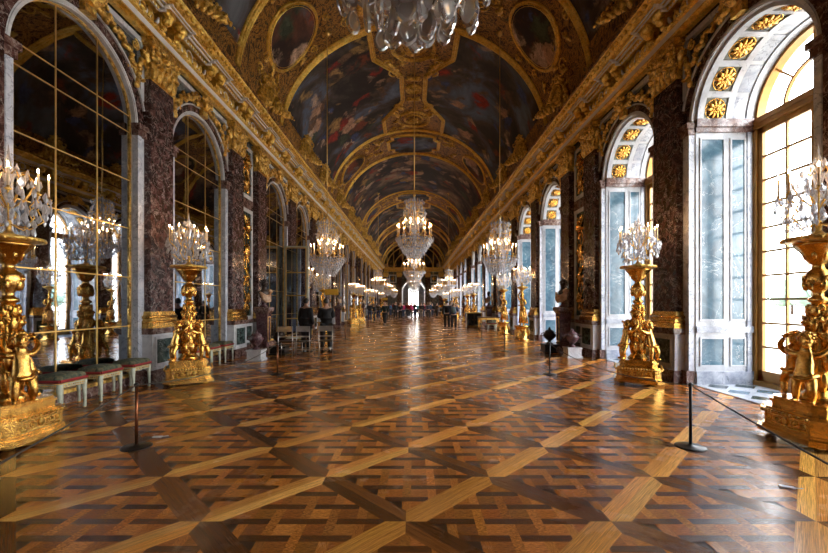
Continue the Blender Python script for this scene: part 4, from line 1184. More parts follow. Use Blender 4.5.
# ------------------------------------------------------------------ gilded torcheres
def torchere_a():
    P = {}
    b = MB()
    for (w, z0, z1) in ((.47,.05,.11),(.43,.11,.14),(.41,.14,.28),(.445,.28,.32),(.40,.32,.345),(.35,.345,.41),(.37,.41,.44),(.34,.44,.47)):
        w *= .9; q = w*.74
        poly = [(-w,-q),(-q,-w),(q,-w),(w,-q),(w,q),(q,w),(-q,w),(-w,q)]
        vs = [(x,y,z0) for x,y in poly]+[(x,y,z1) for x,y in poly]; b.add(vs, [tuple(reversed(range(8))), tuple(range(8,16))]+[(i,(i+1)%8,(i+1)%8+8,i+8) for i in range(8)])
    P['base'] = b
    r = MB()
    for k in range(4):
        o = MB(); 
        for sg in (-1, 1): scroll(o, (sg*.10, 0, .225), .04, 1.2, 0, sg, .009, 0, 0, 12, 5); scroll(o, (sg*.21, 0, .22), .035, 1.2, pi, -sg, .008, 0, 0, 12, 5)
        o.ell((0,-.005,.225), (.04,.015,.045), None, 10, 5); o.tube([(-.23,0,.17),(.23,0,.17)], .01, 5); o.tube([(-.23,0,.275),(.23,0,.275)], .01, 5)
        for i in range(13): o.ell((-.27+.045*i, -.035, .315), .017, None, 5, 3)
        r.merge(o, Matrix.Rotation(k*pi/2, 4, 'Z') @ Matrix.Translation((0,-.370,0)))
        
    P['base_relief'] = r
    P['foot'] = None
    st = MB()
    st.lathe([(.18,.47),(.15,.52),(.09,.6),(.11,.68),(.13,.78),(.11,.92),(.10,1.1),(.085,1.3),(.07,1.5),(.06,1.56),(.09,1.58),(.09,1.61),(.05,1.64),(.05,1.68),(.10,1.74),(.125,1.82),(.11,1.90),(.06,1.95),(.05,1.99),(.09,2.02),(.11,2.06),(.15,2.14),(.20,2.20),(.22,2.22),(.21,2.24),(.0,2.24)], 18, la=.06, lobes=6)
    R = random.Random(11)
    for z, n, L, rr in ((.56,6,.24,.10),(.80,6,.22,.11),(1.04,5,.22,.085),(1.22,5,.2,.07),(1.38,5,.16,.06),(1.70,6,.13,.085),(2.04,8,.14,.085)):
        for k in range(n):
            o = MB(); leafy(o, (0,-rr,z), L, .15 if z < 1.6 else .1, 0, .035, 0, 6, 4); st.merge(o, Matrix.Rotation(2*pi*k/n+z, 4, 'Z'))
    for k in range(3):
        o = MB(); mask(o, (0,-.10,1.34), .11); scroll(o, (.0,-.13,.98), .07, 1.3, pi/2, 1, .025, 0, 0, 12, 5); scroll(o, (0,-.12,1.83), .05, 1.2, 0, 1, .014, 0, 0, 10, 5)
        st.merge(o, Matrix.Rotation(2*pi*k/3, 4, 'Z'))
    P['stem'] = st
    d = MB(); d.lathe([(.0,2.24),(.22,2.24),(.31,2.265),(.325,2.28),(.315,2.30),(.0,2.30)], 28)
    for k in range(36): d.ell((.31*cos(k*pi/18), .31*sin(k*pi/18), 2.272), .018, None, 5, 3)
    P['dish'] = d
    return P
def build_torchere_a(name):
    P = torchere_a(); t = empty(name)
    P['base'].build('base', M['goldbr'], t); P['base_relief'].build('base_relief', M['gold'], t); P['stem'].build('stem', M['goldbr'], t); P['dish'].build('dish', M['gold'], t)
    f = MB(); f.ell((0,0,.03), (.06,.06,.03), None, 10, 5); f.lathe([(.035,.03),(.05,.055)], 10); fm = f.mesh('foot', [M['gold']])
    for k in range(4):
        a = pi/4+k*pi/2; link('foot', fm, t, (.40*cos(a), .40*sin(a), 0))
    pm = PUT.mesh('child_figure', [M['goldbr']])
    for k, a in enumerate((-1.2, 1.2, pi)):
        # figure faces outwards, back to the stem
        fo = link('child_figure', pm, t, (.31*sin(a), -.31*cos(a), .455), (-.2, 0, a*.85)); fo.scale = (.88,.88,.88)
    return t
def build_torchere_b(name):
    t = empty(name)
    m = MB(); m.lathe([(.34,0),(.34,.05),(.30,.08),(.27,.12),(.26,.5),(.29,.55),(.33,.58),(.33,.63),(.0,.63)], 24); m.build('round_pedestal', M['goldbr'], t)
    m = MB()
    for k in range(6):
        o = MB(); leafy(o, (0,-.27,.2), .22, .14, 0, .03); festoon(o, (-.12,-.28,.48), (.12,-.28,.48), .09, .025, 0, 7, k); m.merge(o, Matrix.Rotation(k*pi/3, 4, 'Z'))
    m.build('pedestal_relief', M['gold'], t, kind='stuff')
    s = MB(); s.merge(STAT, Matrix.Translation((0,0,.60)) @ Matrix.Scale(.80, 4)); s.build('standing_figure', M['goldbr'], t)
    d = MB(); d.lathe([(.04,2.1),(.07,2.14),(.16,2.2),(.24,2.25),(.25,2.28),(.0,2.28)], 20); d.tube([(-.02,.0,2.0),(-.01,0,2.14)], .05, 8); d.build('dish', M['gold'], t)
    return t
STAT = statue()

# ------------------------------------------------------------------ crystal
def drop(mb, p, L, w, tilt=0, n=6, seedrot=0.0):      # faceted hanging drop
    x, y, z = p
    rings = ((.0, .0), (.18, .35), (.62, 1.0), (.82, .7), (1.0, .0))
    vs = [(x, y, z)]; fs = []
    for (t, r) in rings[1:4]:
        for i in range(n):
            a = 2*pi*i/n+seedrot; vs.append((x+cos(a)*w*r, y+sin(a)*w*r, z-L*t))
    vs.append((x, y, z-L))
    for i in range(n):
        k = (i+1) % n
        fs.append((0, 1+i, 1+k)); 
        for j in range(2): o = 1+j*n; fs.append((o+i, o+n+i, o+n+k, o+k))
        o = 1+2*n; fs.append((o+i, len(vs)-1, o+k))
    mb.add(vs, fs)
def pear_mesh(L, w, th):             # large flat pear shaped pendant with bevelled rims, hanging from the origin
    mb = MB(); n = 20; out = []
    for i in range(n):
        t = 2*pi*i/n; zz = -L*.5+L*.5*cos(t); k = (0-zz)/L
        out.append((w*.5*sin(t)*(.35+.95*k**.9 if k < .75 else (.35+.95*.75**.9)*(1-.28*(k-.75)/.25)), zz))
    cz = -L*.56; rings = []
    for (f, y) in ((1.0, 0), (.86, th*.5), (.62, th*.30), (.0, th*.36)):
        rings.append((f, y))
    for sg in (-1, 1):
        vs = []; fs = []
        for f, y in rings[:3]:
            for (x, z) in out: vs.append((x*f, sg*y, cz+(z-cz)*f))
        vs.append((0, sg*rings[3][1], cz))
        for j in range(2):
            for i in range(n):
                k = (i+1) % n; q = (j*n+i, j*n+k, (j+1)*n+k, (j+1)*n+i); fs.append(q if sg < 0 else tuple(reversed(q)))
        for i in range(n):
            q = (2*n+i, 2*n+(i+1) % n, 3*n); fs.append(q if sg < 0 else tuple(reversed(q)))
        mb.add(vs, fs)
    mb.tube([(0,0,.03),(0,0,-.004)], .003, 4)
    return mb
def chandelier_parts(n_out=14, detail=1):
    R = random.Random(21); P = {}
    m = MB()       # hanging drops of the basket
    rows = 9
    for j in range(rows):
        f = j/(rows-1); z = .12+.62*f; r = .13+.50*f**.62; n = int(2*pi*r/.075)
        for i in range(n):
            a = 2*pi*(i+.5*(j % 2))/n; rr = r*R.uniform(.95, 1.05)
            drop(m, (rr*cos(a), rr*sin(a), z+R.uniform(-.02,.03)), R.uniform(.10,.16), R.uniform(.018,.028), 0, 6, R.random())
    for i in range(46):
        a = 2*pi*i/46; r = .62+R.uniform(-.05,.07); drop(m, (r*cos(a), r*sin(a), .80+R.uniform(-.1,.06)), R.uniform(.1,.17), .024, 0, 6, R.random())
    P['basket_crystals'] = m
    m = MB()
    for j in range(8):
        z = .86+.07*j; r = .10+.07*sin(j*1.3)**2+.03*R.random(); n = 12
        for i in range(n): a = 2*pi*i/n+j; drop(m, (r*cos(a), r*sin(a), z+.1), .11, .02, 0, 6)
    for j, (z, r) in enumerate(((1.42,.30),(1.54,.38),(1.66,.40),(1.80,.34),(1.92,.30),(2.06,.34),(2.12,.22),(1.34,.20))):
        n = int(2*pi*r/.085)
        for i in range(n):
            a = 2*pi*i/n+j*.4; rr = r*R.uniform(.9,1.08); drop(m, (rr*cos(a), rr*sin(a), z+R.uniform(-.03,.05)), R.uniform(.09,.15), .023, 0, 6)
    for i in range(10):
        a = 2*pi*i/10
        for k in range(6): drop(m, (.36*cos(a)*(1-.1*k), .36*sin(a)*(1-.1*k), 1.38-.06*k), .07, .018)
    P['crown_crystals'] = m
    m = MB(); 
    m.lathe([(.01,.2),(.05,.25),(.03,.4),(.06,.55),(.10,.62),(.03,.7),(.05,.9),(.07,1.0),(.03,1.1),(.05,1.25),(.08,1.35),(.03,1.45),(.05,1.7),(.07,1.8),(.02,1.95),(.05,2.1),(.02,2.25),(.01,2.3)], 10)
    P['glass_stem'] = m
    m = MB()       # gilt arms, rings
    for i in range(n_out):
        a = 2*pi*i/n_out; c, s = cos(a), sin(a)
        m.tube([(.06*c,.06*s,.62),(.25*c,.25*s,.56),(.45*c,.45*s,.62),(.58*c,.58*s,.74),(.60*c,.60*s,.83)], .009, 5)
        m.lathe([(.012,.82),(.05,.845),(.045,.86),(.018,.87),(.018,.90)], 8, (.60*c,.60*s,0))
    for i in range(8):
        a = 2*pi*(i+.5)/8; c, s = cos(a), sin(a)
        m.tube([(.05*c,.05*s,.95),(.2*c,.2*s,.88),(.32*c,.32*s,.96),(.34*c,.34*s,1.02)], .008, 5)
        m.lathe([(.012,1.01),(.045,1.03),(.015,1.05),(.015,1.08)], 8, (.34*c,.34*s,0))
        m.tube([(.05*c,.05*s,1.5),(.2*c,.2*s,1.45),(.34*c,.34*s,1.6),(.36*c,.36*s,1.75),(.28*c,.28*s,1.95),(.30*c,.30*s,2.1)], .008, 5)
    for (r, z) in ((.62,.76),(.40,.45),(.30,1.95),(.38,1.6)): m.tube([(r*cos(i*pi/16), r*sin(i*pi/16), z) for i in range(33)], .010, 5)
    P['gilt_arms'] = m
    m = MB(); m.ell((0,0,.06), .075, None, 10, 7, 0, False); P['ball'] = m
    c = MB(); c.lathe([(.012,0),(.012,.27),(.004,.285)], 8); fl = MB(); fl.lathe([(.002,.285),(.007,.30),(.006,.315),(.002,.34)], 6)
    P['candle'] = c; P['flame'] = fl
    return P
CP = chandelier_parts()
CM = {k: v.mesh(k, {'gilt_arms': M['gold'], 'candle': M['wax'], 'flame': M['flame'], 'glass_stem': M['crystalf'], 'ball': M['crystal']}.get(k, M['crystalf'])) for k, v in CP.items()}
def lamp(loc, W, r=.12, c=(1,.62,.30)):
    L = bpy.data.lights.new('candle_light', 'POINT'); L.energy = W; L.shadow_soft_size = r; L.color = c
    o = bpy.data.objects.new('candle_light', L); COL.objects.link(o); o.location = loc; return o
ROD = {}
def chandelier(x, y, zb, s, label, group, cpos=None, W=60, candles=True):
    t = empty('crystal_chandelier', (x, y, zb), 0, label=label, cat='chandelier', group=group); t.scale = (s, s, s)
    zc = ZE1+VB*sqrt(max(0, 1-(x/VA)**2))
    key = round((zc-zb)/s, 2)
    if key not in ROD:
        m = MB(); m.tube([(0,0,2.2),(0,0,key+.02)], .017, 8); m.lathe([(.02,2.2),(.05,2.26),(.02,2.34)], 10); m.lathe([(.02,key-.16),(.10,key-.06),(.16,key)], 12)
        ROD[key] = m.mesh('suspension_rod', [M['bar']])
    link('suspension_rod', ROD[key], t)
    for k in ('basket_crystals','crown_crystals'): link(k, CM[k], t, kind='stuff')
    for k in ('glass_stem','gilt_arms','ball'): link(k, CM[k], t)
    if candles:
        for i in range(14):
            a = 2*pi*i/14; c = link('candle', CM['candle'], t, (.60*cos(a), .60*sin(a), .89)); link('flame', CM['flame'], c)
        for i in range(8):
            a = 2*pi*(i+.5)/8; c = link('candle', CM['candle'], t, (.34*cos(a), .34*sin(a), 1.07)); link('flame', CM['flame'], c)
    if W:
        for i in range(2): a = pi/2+i*pi; lamp((x+.3*s*cos(a), y+.3*s*sin(a), zb+1.30*s), W/2, .45)
    return t
def candelabrum_parts():
    R = random.Random(31); P = {}
    m = MB(); m.lathe([(.15,0),(.15,.015),(.05,.04),(.02,.08),(.03,.14),(.015,.2)], 12)
    n = 8
    for i in range(n):
        a = 2*pi*i/n; c, s = cos(a), sin(a)
        m.tube([(.02*c,.02*s,.14),(.16*c,.16*s,.10),(.27*c,.27*s,.2),(.22*c,.22*s,.32),(.30*c,.30*s,.40),(.31*c,.31*s,.44)], .0075, 5)
        m.lathe([(.01,.43),(.035,.45),(.013,.46),(.013,.48)], 7, (.31*c,.31*s,0))
        a += .39; c, s = cos(a), sin(a)
        m.tube([(.02*c,.02*s,.3),(.14*c,.14*s,.42),(.22*c,.22*s,.58),(.14*c,.14*s,.70),(.06*c,.06*s,.66)], .006, 5)
    P['gilt_arms'] = m
    m = MB(); m.lathe([(.02,.18),(.05,.24),(.02,.32),(.045,.42),(.02,.5),(.04,.6),(.055,.66),(.015,.74),(.03,.80),(.012,.86),(.003,.97)], 8, smooth=False)
    P['glass_spire'] = m
    m = MB()
    for (z, r, n) in ((.16,.22,16),(.26,.28,20),(.34,.32,22),(.42,.34,22),(.52,.22,14),(.62,.22,16),(.72,.14,12),(.80,.07,6),(.36,.14,10),(.24,.12,10),(.47,.31,18)):
        for i in range(n):
            a = 2*pi*i/n+z*7; rr = r*R.uniform(.88,1.12); drop(m, (rr*cos(a), rr*sin(a), z+R.uniform(-.03,.05)), R.uniform(.07,.13), R.uniform(.014,.026), 0, 6, R.random())
    for i in range(8):
        a = 2*pi*i/8+.39
        mm = pear_mesh(.13, .07, .02); m.merge(mm, Matrix.Translation((.24*cos(a), .24*sin(a), .62)) @ Matrix.Rotation(a+pi/2, 4, 'Z'))
    P['crystal_drops'] = m
    return P
KP = candelabrum_parts(); KM = {k: v.mesh(k, M['gold'] if k == 'gilt_arms' else M['crystalf']) for k, v in KP.items()}
kc = MB(); kc.lathe([(.011,0),(.011,.19),(.004,.2)], 8); KM['candle'] = kc.mesh('candle', [M['wax']])
kc = MB(); kc.lathe([(.002,.197),(.008,.212),(.007,.225),(.002,.25)], 6); KM['flame'] = kc.mesh('flame', [M['flame']])
def candelabrum(x, y, z, label, W=10, s=1.0):
    t = empty('crystal_candelabrum', (x, y, z), 0, label=label, cat='candelabrum', group='crystal candelabra on the gilded stands'); t.scale = (s, s, s)
    for k in ('gilt_arms','glass_spire'): link(k, KM[k], t)
    link('crystal_drops', KM['crystal_drops'], t, kind='stuff')
    for i in range(8):
        a = 2*pi*i/8; c = link('candle', KM['candle'], t, (.31*cos(a), .31*sin(a), .47)); link('flame', KM['flame'], c)
    if W: pass
# ------------------------------------------------------------------ stands with candelabra
TA = build_torchere_a('gilded_torchere'); TB = build_torchere_b('gilded_figure_torchere')
usedA = usedB = False
def side_word(s): return 'left mirror' if s < 0 else 'right window'
for s in (-1, 1):
    spots = [(4.57, 4.48, 'A'), (4.44, 7.85, 'A'), (4.65, 17.0, 'B'), (4.65, 20.5, 'B'), (4.5, 29.8, 'A'), (4.5, 33.3, 'A'), (4.6, 42.3, 'B'), (4.6, 45.8, 'B'), (4.5, 54.9, 'A'), (4.5, 58.4, 'A')]
    for i, (x, y, k) in enumerate(spots):
        zt = 2.30 if k == 'A' else 2.28
        lab = ('gilded torchere with three child figures, %s along the %s wall' if k == 'A' else 'gilded figure stand on a round pedestal, %s stand along the %s wall') % (ORD[i], side_word(s))
        grp = 'gilded child-figure torcheres' if k == 'A' else 'gilded standing-figure torcheres'
        if k == 'A':
            if not usedA: t = TA; usedA = True; t.location = (s*x, y, 0); t.rotation_euler = (0, 0, 0 if i == 0 else -.5*s); tag(t, lab, 'torchere', grp)
            else: t = dup(TA, (s*x, y, 0), 0 if i == 0 else -.5*s, lab, grp)
        else:
            if not usedB: t = TB; usedB = True; t.location = (s*x, y, 0); t.rotation_euler = (0, 0, side_rot(s)*.6); tag(t, lab, 'torchere', grp)
            else: t = dup(TB, (s*x, y, 0), side_rot(s)*.6, lab, grp)
        candelabrum(s*x, y, zt+.002, 'crystal candelabrum with lit candles on the %s gilded stand, %s wall' % (ORD[i], side_word(s)), 7 if i < 6 else 0, 1.12 if k == 'B' else 1.08)

# ------------------------------------------------------------------ chandeliers
GC = 'chandeliers in the middle row'; GS = 'chandeliers in the side rows'
for i, (y, zb, sc) in enumerate(((14.0, 3.12, 1.0), (24.2, 2.78, 1.03), (36, 2.8, 1.05), (47, 2.8, 1.05), (58, 2.8, 1.0))):
    chandelier(.03, y, zb, sc, 'crystal chandelier in the middle of the hall, %s one hanging fully in view' % ORD[i], GC, W=0, candles=True)
for s in (-1, 1):
    for i, (y, zb) in enumerate(((13.8, 2.45), (33.8, 2.5), (45.0, 2.5), (60, 2.5))):
        chandelier(s*3.0, y, zb, .93, 'crystal chandelier of the %s row, %s from the camera' % ('left' if s < 0 else 'right', ORD[i]), GS, W=0, candles=True)
    for y in (1.5,):   # the pair level with the camera, just outside the picture
        pass
# the large one overhead
t = chandelier(-.01, 2.25, 3.22, 1.08, 'large crystal chandelier cut off by the top edge of the picture', GC, W=0)
for o in list(t.children):
    if o.name.startswith(('basket_crystals', 'ball')): bpy.data.objects.remove(o)
R = random.Random(5)
pm = pear_mesh(.17, .10, .030).mesh('pear_pendant', [M['crystal']]); pl = pear_mesh(.21, .125, .034).mesh('pear_pendant', [M['crystal']])
for (r, zb, n, me, L) in ((.085,-.115,5,pl,.2),(.20,-.07,8,pl,.2),(.31,-.02,10,pl,.2),(.41,.03,13,pm,.16),(.36,.2,9,pl,.2),(.47,.2,14,pl,.2),(.53,.42,14,pm,.16)):
    for i in range(n):
        a = 2*pi*i/n+zb*9+.3; rr = r*R.uniform(.94,1.06)
        link('pear_pendant', me, t, (rr*cos(a), rr*sin(a), zb+L+R.uniform(-.02,.02)), (R.uniform(-.12,.12), R.uniform(-.12,.12), a+pi/2+R.uniform(-.7,.7)))
m = MB(); m.ell((0,0,0), .115, None, 32, 20)
cb = NT('crackled crystal ball'); cb.b.inputs['Transmission Weight'].default_value = .45; cb.set(Roughness=.12, IOR=1.5); cb.b.inputs['Base Color'].default_value = (.95,.96,1,1)
cb.bump(cb.noise(cb.co((1,1,.4)), 26, 6, .8, 1.0), 1.0, .03)
m.build('ball', cb.m, t, loc=(0,-.02,.06))
m = MB(); m.tube([(.42*cos(i*pi/20), .42*sin(i*pi/20), .24) for i in range(41)], .008, 6); m.tube([(.55*cos(i*pi/20), .55*sin(i*pi/20), .6) for i in range(41)], .010, 6)
for i in range(8):
    a = i*pi/4; m.tube([(0,0,.2),(.2*cos(a),.2*sin(a),.17),(.42*cos(a),.42*sin(a),.24),(.55*cos(a),.55*sin(a),.6)], .009, 6)
m.build('crystal_basket_frame', M['crystal'], t)

# ------------------------------------------------------------------ stools along the mirrors
def build_stool():
    t = empty('tabouret_stool')
    W2, D2 = .225, .19
    lg = MB()
    lg.tube([(0,0,0),(0,0,.02),(.004,-.004,.1),(.0,0,.25),(-.004,.004,.34),(0,0,.42)], [.02,.026,.019,.028,.036,.034], 8); lg.ell((0,0,.33), (.034,.034,.03), None, 8, 5)
    lm = lg.mesh('leg', [M['cream']])
    rg = MB(); rg.ell((0,-.004,.36), (.022,.03,.035), None, 8, 5); rg.lathe([(.021,0),(.024,.012),(.018,.03)], 8); rg.lathe([(.024,.27),(.026,.28),(.022,.29)], 8); rm = rg.mesh('gilt_mount', [M['gold']])
    for sx in (-1, 1):
        for sy in (-1, 1):
            l = link('leg', lm, t, (sx*W2*.93, sy*D2*.92, 0)); link('gilt_mount', rm, l)
    a = MB(); a.box(-W2,W2,-D2,-D2+.02,.36,.43); a.box(-W2,W2,D2-.02,D2,.36,.43); a.box(-W2,-W2+.02,-D2,D2,.36,.43); a.box(W2-.02,W2,-D2,D2,.36,.43); a.build('apron', M['cream'], t)
    g = MB()
    for (y, ax) in ((-D2-.003, 0), (D2+.003, 0), (-W2-.003, 1), (W2+.003, 1)):
        L = W2 if ax == 0 else D2
        for z in (.367, .425):
            g.tube([(-L, y, z), (L, y, z)] if ax == 0 else [(y, -L, z), (y, L, z)], .006, 5)
        for i in range(11):
            q = -L*.85+L*1.7*i/10; g.ell((q, y, .395) if ax == 0 else (y, q, .395), (.016,.008,.014) if ax == 0 else (.008,.016,.014), None, 6, 4)
    g.build('gilt_carving', M['gold'], t)
    c = MB(); n = 8
    prof = [(1.0,.43),(1.05,.45),(1.05,.50),(.98,.53),(.75,.55),(.3,.56)]
    vs = []; fs = []
    for (f, z) in prof:
        for i in range(24):
            a = 2*pi*i/24; ca, sa = cos(a), sin(a); k = 1/max(abs(ca), abs(sa))**.85
            vs.append((W2*f*ca*k, D2*f*sa*k, z))
    for j in range(len(prof)-1):
        for i in range(24): k = (i+1) % 24; fs.append((j*24+i, j*24+k, (j+1)*24+k, (j+1)*24+i))
    fs.append(tuple(range((len(prof)-1)*24, len(prof)*24))); c.add(vs, fs, 0, True)
    tm = NT('tapestry cushion'); v = tm.co()
    tm.col(tm.ramp(tm.noise(v, 14, 4, .6, 1), [(.35,(.03,.045,.035)),(.5,(.09,.10,.06)),(.6,(.2,.17,.09)),(.7,(.05,.06,.05))])); tm.set(Roughness=.9)
    c.build('cushion', tm.m, t)
    tr = MB(); tr.tube([(x*W2*1.02, y*D2*1.02, .46) for x, y in ((-1,-1),(1,-1),(1,1),(-1,1),(-1,-1))], .022, 6, 0, False)
    tr.build('red_trim', plain('crimson braid', (.3,.02,.02), .8), t)
    return t
ST = build_stool(); first = True
sp = [5.77, 6.50, 7.23, 9.2, 9.93, 10.66]
for i, y in enumerate(sp):
    lab = 'cream and gilt stool with tapestry cushion, %s one before the %s mirror' % (['nearest','middle','farthest'][i % 3], 'first' if i < 3 else 'second')
    if first: first = False; ST.location = (-5.13, y, 0); ST.rotation_euler = (0,0,pi/2); tag(ST, lab, 'stool', 'tapestry stools by the mirrors')
    else: dup(ST, (-5.13, y, 0), pi/2, lab, 'tapestry stools by the mirrors')
dup(ST, (4.4, 22.3, 0), 0, 'gilt stool with a cushion in front of the console table by the right wall', 'tapestry stools by the windows')

# ------------------------------------------------------------------ stanchions and cords
def build_post():
    t = empty('rope_stanchion')
    m = MB(); m.lathe([(.15,0),(.15,.008),(.13,.016),(.03,.022),(.018,.035)], 24); m.build('base_plate', M['black'], t)
    m = MB(); m.lathe([(.016,.02),(.016,.66)], 12); m.build('post', M['copper'], t)
    m = MB(); m.lathe([(.017,.66),(.026,.665),(.026,.685),(.01,.70)], 12); m.build('cap', M['black'], t)
    return t
PO = build_post(); first = True
for s in (-1, 1):
    pts = [(1.75*s, .35)] + [(3.0*s, y) for y in (4.3, 8.75, 13.1, 17.5, 21.9, 26.3)]
    if s < 0: pts[3] = (-3.0, 13.3)
    for i, (x, y) in enumerate(pts):
        if i == 0: continue
        lab = 'slim low rope post on a round base, %s on the %s side' % (ORD[i-1], 'left' if s < 0 else 'right')
        if first: first = False; PO.location = (x, y, 0); tag(PO, lab, 'stanchion', 'rope posts')
        else:
            q = dup(PO, (x, y, 0), 0, lab, 'rope posts')
            if s > 0:
                for ch in q.children:
                    if ch.name.startswith('post'): ch.material_slots[0].link = 'OBJECT'; ch.material_slots[0].material = M['black']
    for i, ((x0, y0), (x1, y1)) in enumerate(zip(pts, pts[1:])):
        m = MB(); n = 16; sag = .16 if i else .03
        m.tube([(x0+(x1-x0)*k/n, y0+(y1-y0)*k/n, .672-sag*4*(k/n)*(1-k/n)) for k in range(n+1)], .007, 5)
        m.build('barrier_cord', M['rope'], label='thin dark barrier cord %s, %s side' % ('running from the nearest post towards the camera' if i == 0 else 'sagging between the %s and %s posts' % (ORD[i-1], ORD[i]), 'left' if s < 0 else 'right'), cat='cord', group='barrier cords')
for (x, y, rz, d) in ((-2.98, 4.62, .1, 'left of the hall beside the nearest post'), (3.15, 3.35, -.5, 'right of the hall near the picture edge'), (-2.6, 8.9, .2, 'left of the hall beside the second post')):
    m = MB(); m.box(-.05, .05, -.02, .02, .001, .012); m.tube([(.05,0,.008),(.09,.01,.008),(.11,.03,.006)], .004, 5)
    m.build('floor_tag', M['white'], loc=(x, y, 0), rot=(0,0,rz), label='small white clip on the parquet, '+d, cat='clip')

# ------------------------------------------------------------------ busts, pedestals and urns at the twin pilasters
def build_pedestal():
    t = empty('bust_pedestal')
    m = MB(); m.lathe([(.34,0),(.34,.12),(.30,.16),(.27,.20)], 4, a0=pi/4, smooth=False); m.build('foot', M['redl'], t)
    m = MB(); m.lathe([(.20,.20),(.26,1.25)], 4, a0=pi/4, smooth=False); m.build('shaft', M['porph'], t)
    m = MB(); m.lathe([(.26,1.25),(.30,1.28),(.33,1.32),(.35,1.38),(.35,1.44),(.30,1.46)], 4, a0=pi/4, smooth=False); m.build('cap', M['redl'], t)
    m = MB(); m.frame(-.12,.12,.35,1.15,.025,-.185,-.17); m.build('gilt_moulding', M['gold'], t)
    return t
def build_bust():
    t = empty('bust')
    m = MB(); m.lathe([(.13,0),(.13,.03),(.07,.06),(.06,.12),(.10,.16)], 16); m.build('socle', M['porph'], t)
    N = {'pelvis': (0,0,.24,(.17,.12)), 'c': (0,0,.38,(.22,.13)), 'n': (0,0,.52,(.11,.09)), 'k': (0,-.01,.60,.065), 'h': (0,-.02,.70,.08), 'l': (.2,0,.42,.09), 'r': (-.2,0,.42,.09)}
    b = skin_mb(N, [('pelvis','c'),('c','n'),('n','k'),('k','h'),('n','l'),('n','r')], 2); head(b, (0,-.02,.74), 1.05, .35)
    R = random.Random(3)
    for i in range(40):
        a = R.uniform(0, 2*pi); e = R.uniform(0, 1.3); b.ell((.09*cos(a)*cos(e), .0+.1*sin(a)*cos(e), .765+.1*sin(e)), .03, None, 6, 4)
    b.build('head_and_shoulders', M['bronze'], t)
    d = MB()
    for k in range(7):
        d.tube([(-.26+.01*k, -.06-.01*k, .46-.035*k), (-.08, -.15, .34-.03*k), (.12, -.15, .32-.03*k+.04), (.27-.01*k, -.04, .5-.04*k)], [.035,.04,.04,.03], 7)
    d.ell((.2,-.06,.5), (.1,.1,.08), None, 8, 6)
    d.build('marble_drapery', marble('warm alabaster', [(.3,(.25,.12,.06)),(.5,(.5,.3,.17)),(.75,(.65,.48,.32))], 6, 1.5, None, .2), t)
    return t
def build_urn(mat):
    t = empty('marble_urn')
    m = MB(); m.lathe([(.11,0),(.11,.03),(.05,.06),(.04,.09),(.09,.12),(.17,.20),(.20,.28),(.19,.32),(.14,.35),(.16,.37)], 20); m.build('body', mat, t)
    m = MB(); m.lathe([(.16,.37),(.13,.42),(.05,.46),(.03,.48),(.045,.51),(.0,.54)], 20); m.build('lid', mat, t)
    hm = MB(); hm.tube([(.18,0,.24),(.25,0,.27),(.26,0,.33),(.2,0,.36),(.15,0,.34)], .015, 6); hme = hm.mesh('handle', [mat])
    for r in (0, pi): link('handle', hme, t, (0,0,0), (0,0,r))
    return t
BP = build_pedestal(); BU = build_bust(); UR = build_urn(M['porph']); UD = build_urn(M['bronze'])
def pl_mb(w, h, mat, name):
    m = MB(); m.box(-w-.03,w+.03,-w-.03,w+.03,0,.05); m.box(-w,w,-w,w,.05,h-.04); m.box(-w-.02,w+.02,-w-.02,w+.02,h-.04,h); return m.mesh(name, [mat])
PW = pl_mb(.19, .30, M['white'], 'urn_plinth'); PD = pl_mb(.22, .26, M['black'], 'urn_plinth')
f = True
for i, d in enumerate([d for d in DBL if 0 < d < 60]):
    for s in (-1, 1):
        rz = side_rot(s); w = side_word(s)
        lp = 'porphyry pedestal carrying the %s bust of the %s wall' % (ORD[i], w); lb = 'dark bronze bust with marble drapery, %s from the camera along the %s wall' % (ORD[i], w)
        if f:
            f = False; BP.location = (s*4.80, d, 0); BP.rotation_euler = (0,0,rz); tag(BP, lp, 'pedestal', 'bust pedestals'); BU.location = (s*4.80, d, 1.462); BU.rotation_euler = (0,0,rz*.8); tag(BU, lb, 'bust', 'busts on pedestals')
        else: dup(BP, (s*4.80, d, 0), rz, lp, 'bust pedestals'); dup(BU, (s*4.80, d, 1.462), rz*.8, lb, 'busts on pedestals')
ug = 'urns on low plinths'
for k, (ur, x, y, h, pm_, c, pc) in enumerate(((UR, -4.33, 10.95, .30, PW, 'purple marble', 'white'), (UR, 4.62, 11.55, .30, PW, 'purple marble', 'white'), (UD, -4.12, 12.2, .26, PD, 'dark bronze', 'black'), (UD, 4.42, 12.9, .26, PD, 'dark bronze', 'black'))):
    s = 'left' if x < 0 else 'right'
    link('urn_plinth', pm_, None, (x, y, 0), label='low %s plinth under an urn on the %s side' % (pc, s), cat='plinth', group=ug)
    lab = '%s lidded urn on a low %s plinth, %s side of the hall' % (c, pc, s)
    if k in (0, 2): ur.location = (x, y, h+.002); tag(ur, lab, 'urn', ug)
    else: dup(ur, (x, y, h+.002), 0, lab, ug)

# ------------------------------------------------------------------ open mirror door leaf
t = empty('mirror_door_leaf', (-5.36, 16.45, 0), 0, label='mirrored door leaf with gilt bars standing open from the left wall', cat='door')
m = MB(); m.frame(0, 1.0, .12, 3.95, .07, -.04, .04); m.build('cream_frame', M['cream'], t)
m = MB(); m.frame(.07, .93, .19, 3.88, .03, -.05, .05)
for z in (.95, 1.9, 2.85): m.box(.09, .91, -.048, .048, z-.018, z+.018)
m.build('gilt_bars', M['bar'], t)
m = MB(); m.box(.08, .92, -.02, .02, .2, 3.87); m.build('mirror_panes', M['mirror'], t)
m = MB(); m.tube([(.9,-.05,1.45),(.9,-.1,1.45),(.82,-.1,1.45)], .012, 6); m.build('handle', M['gold'], t)

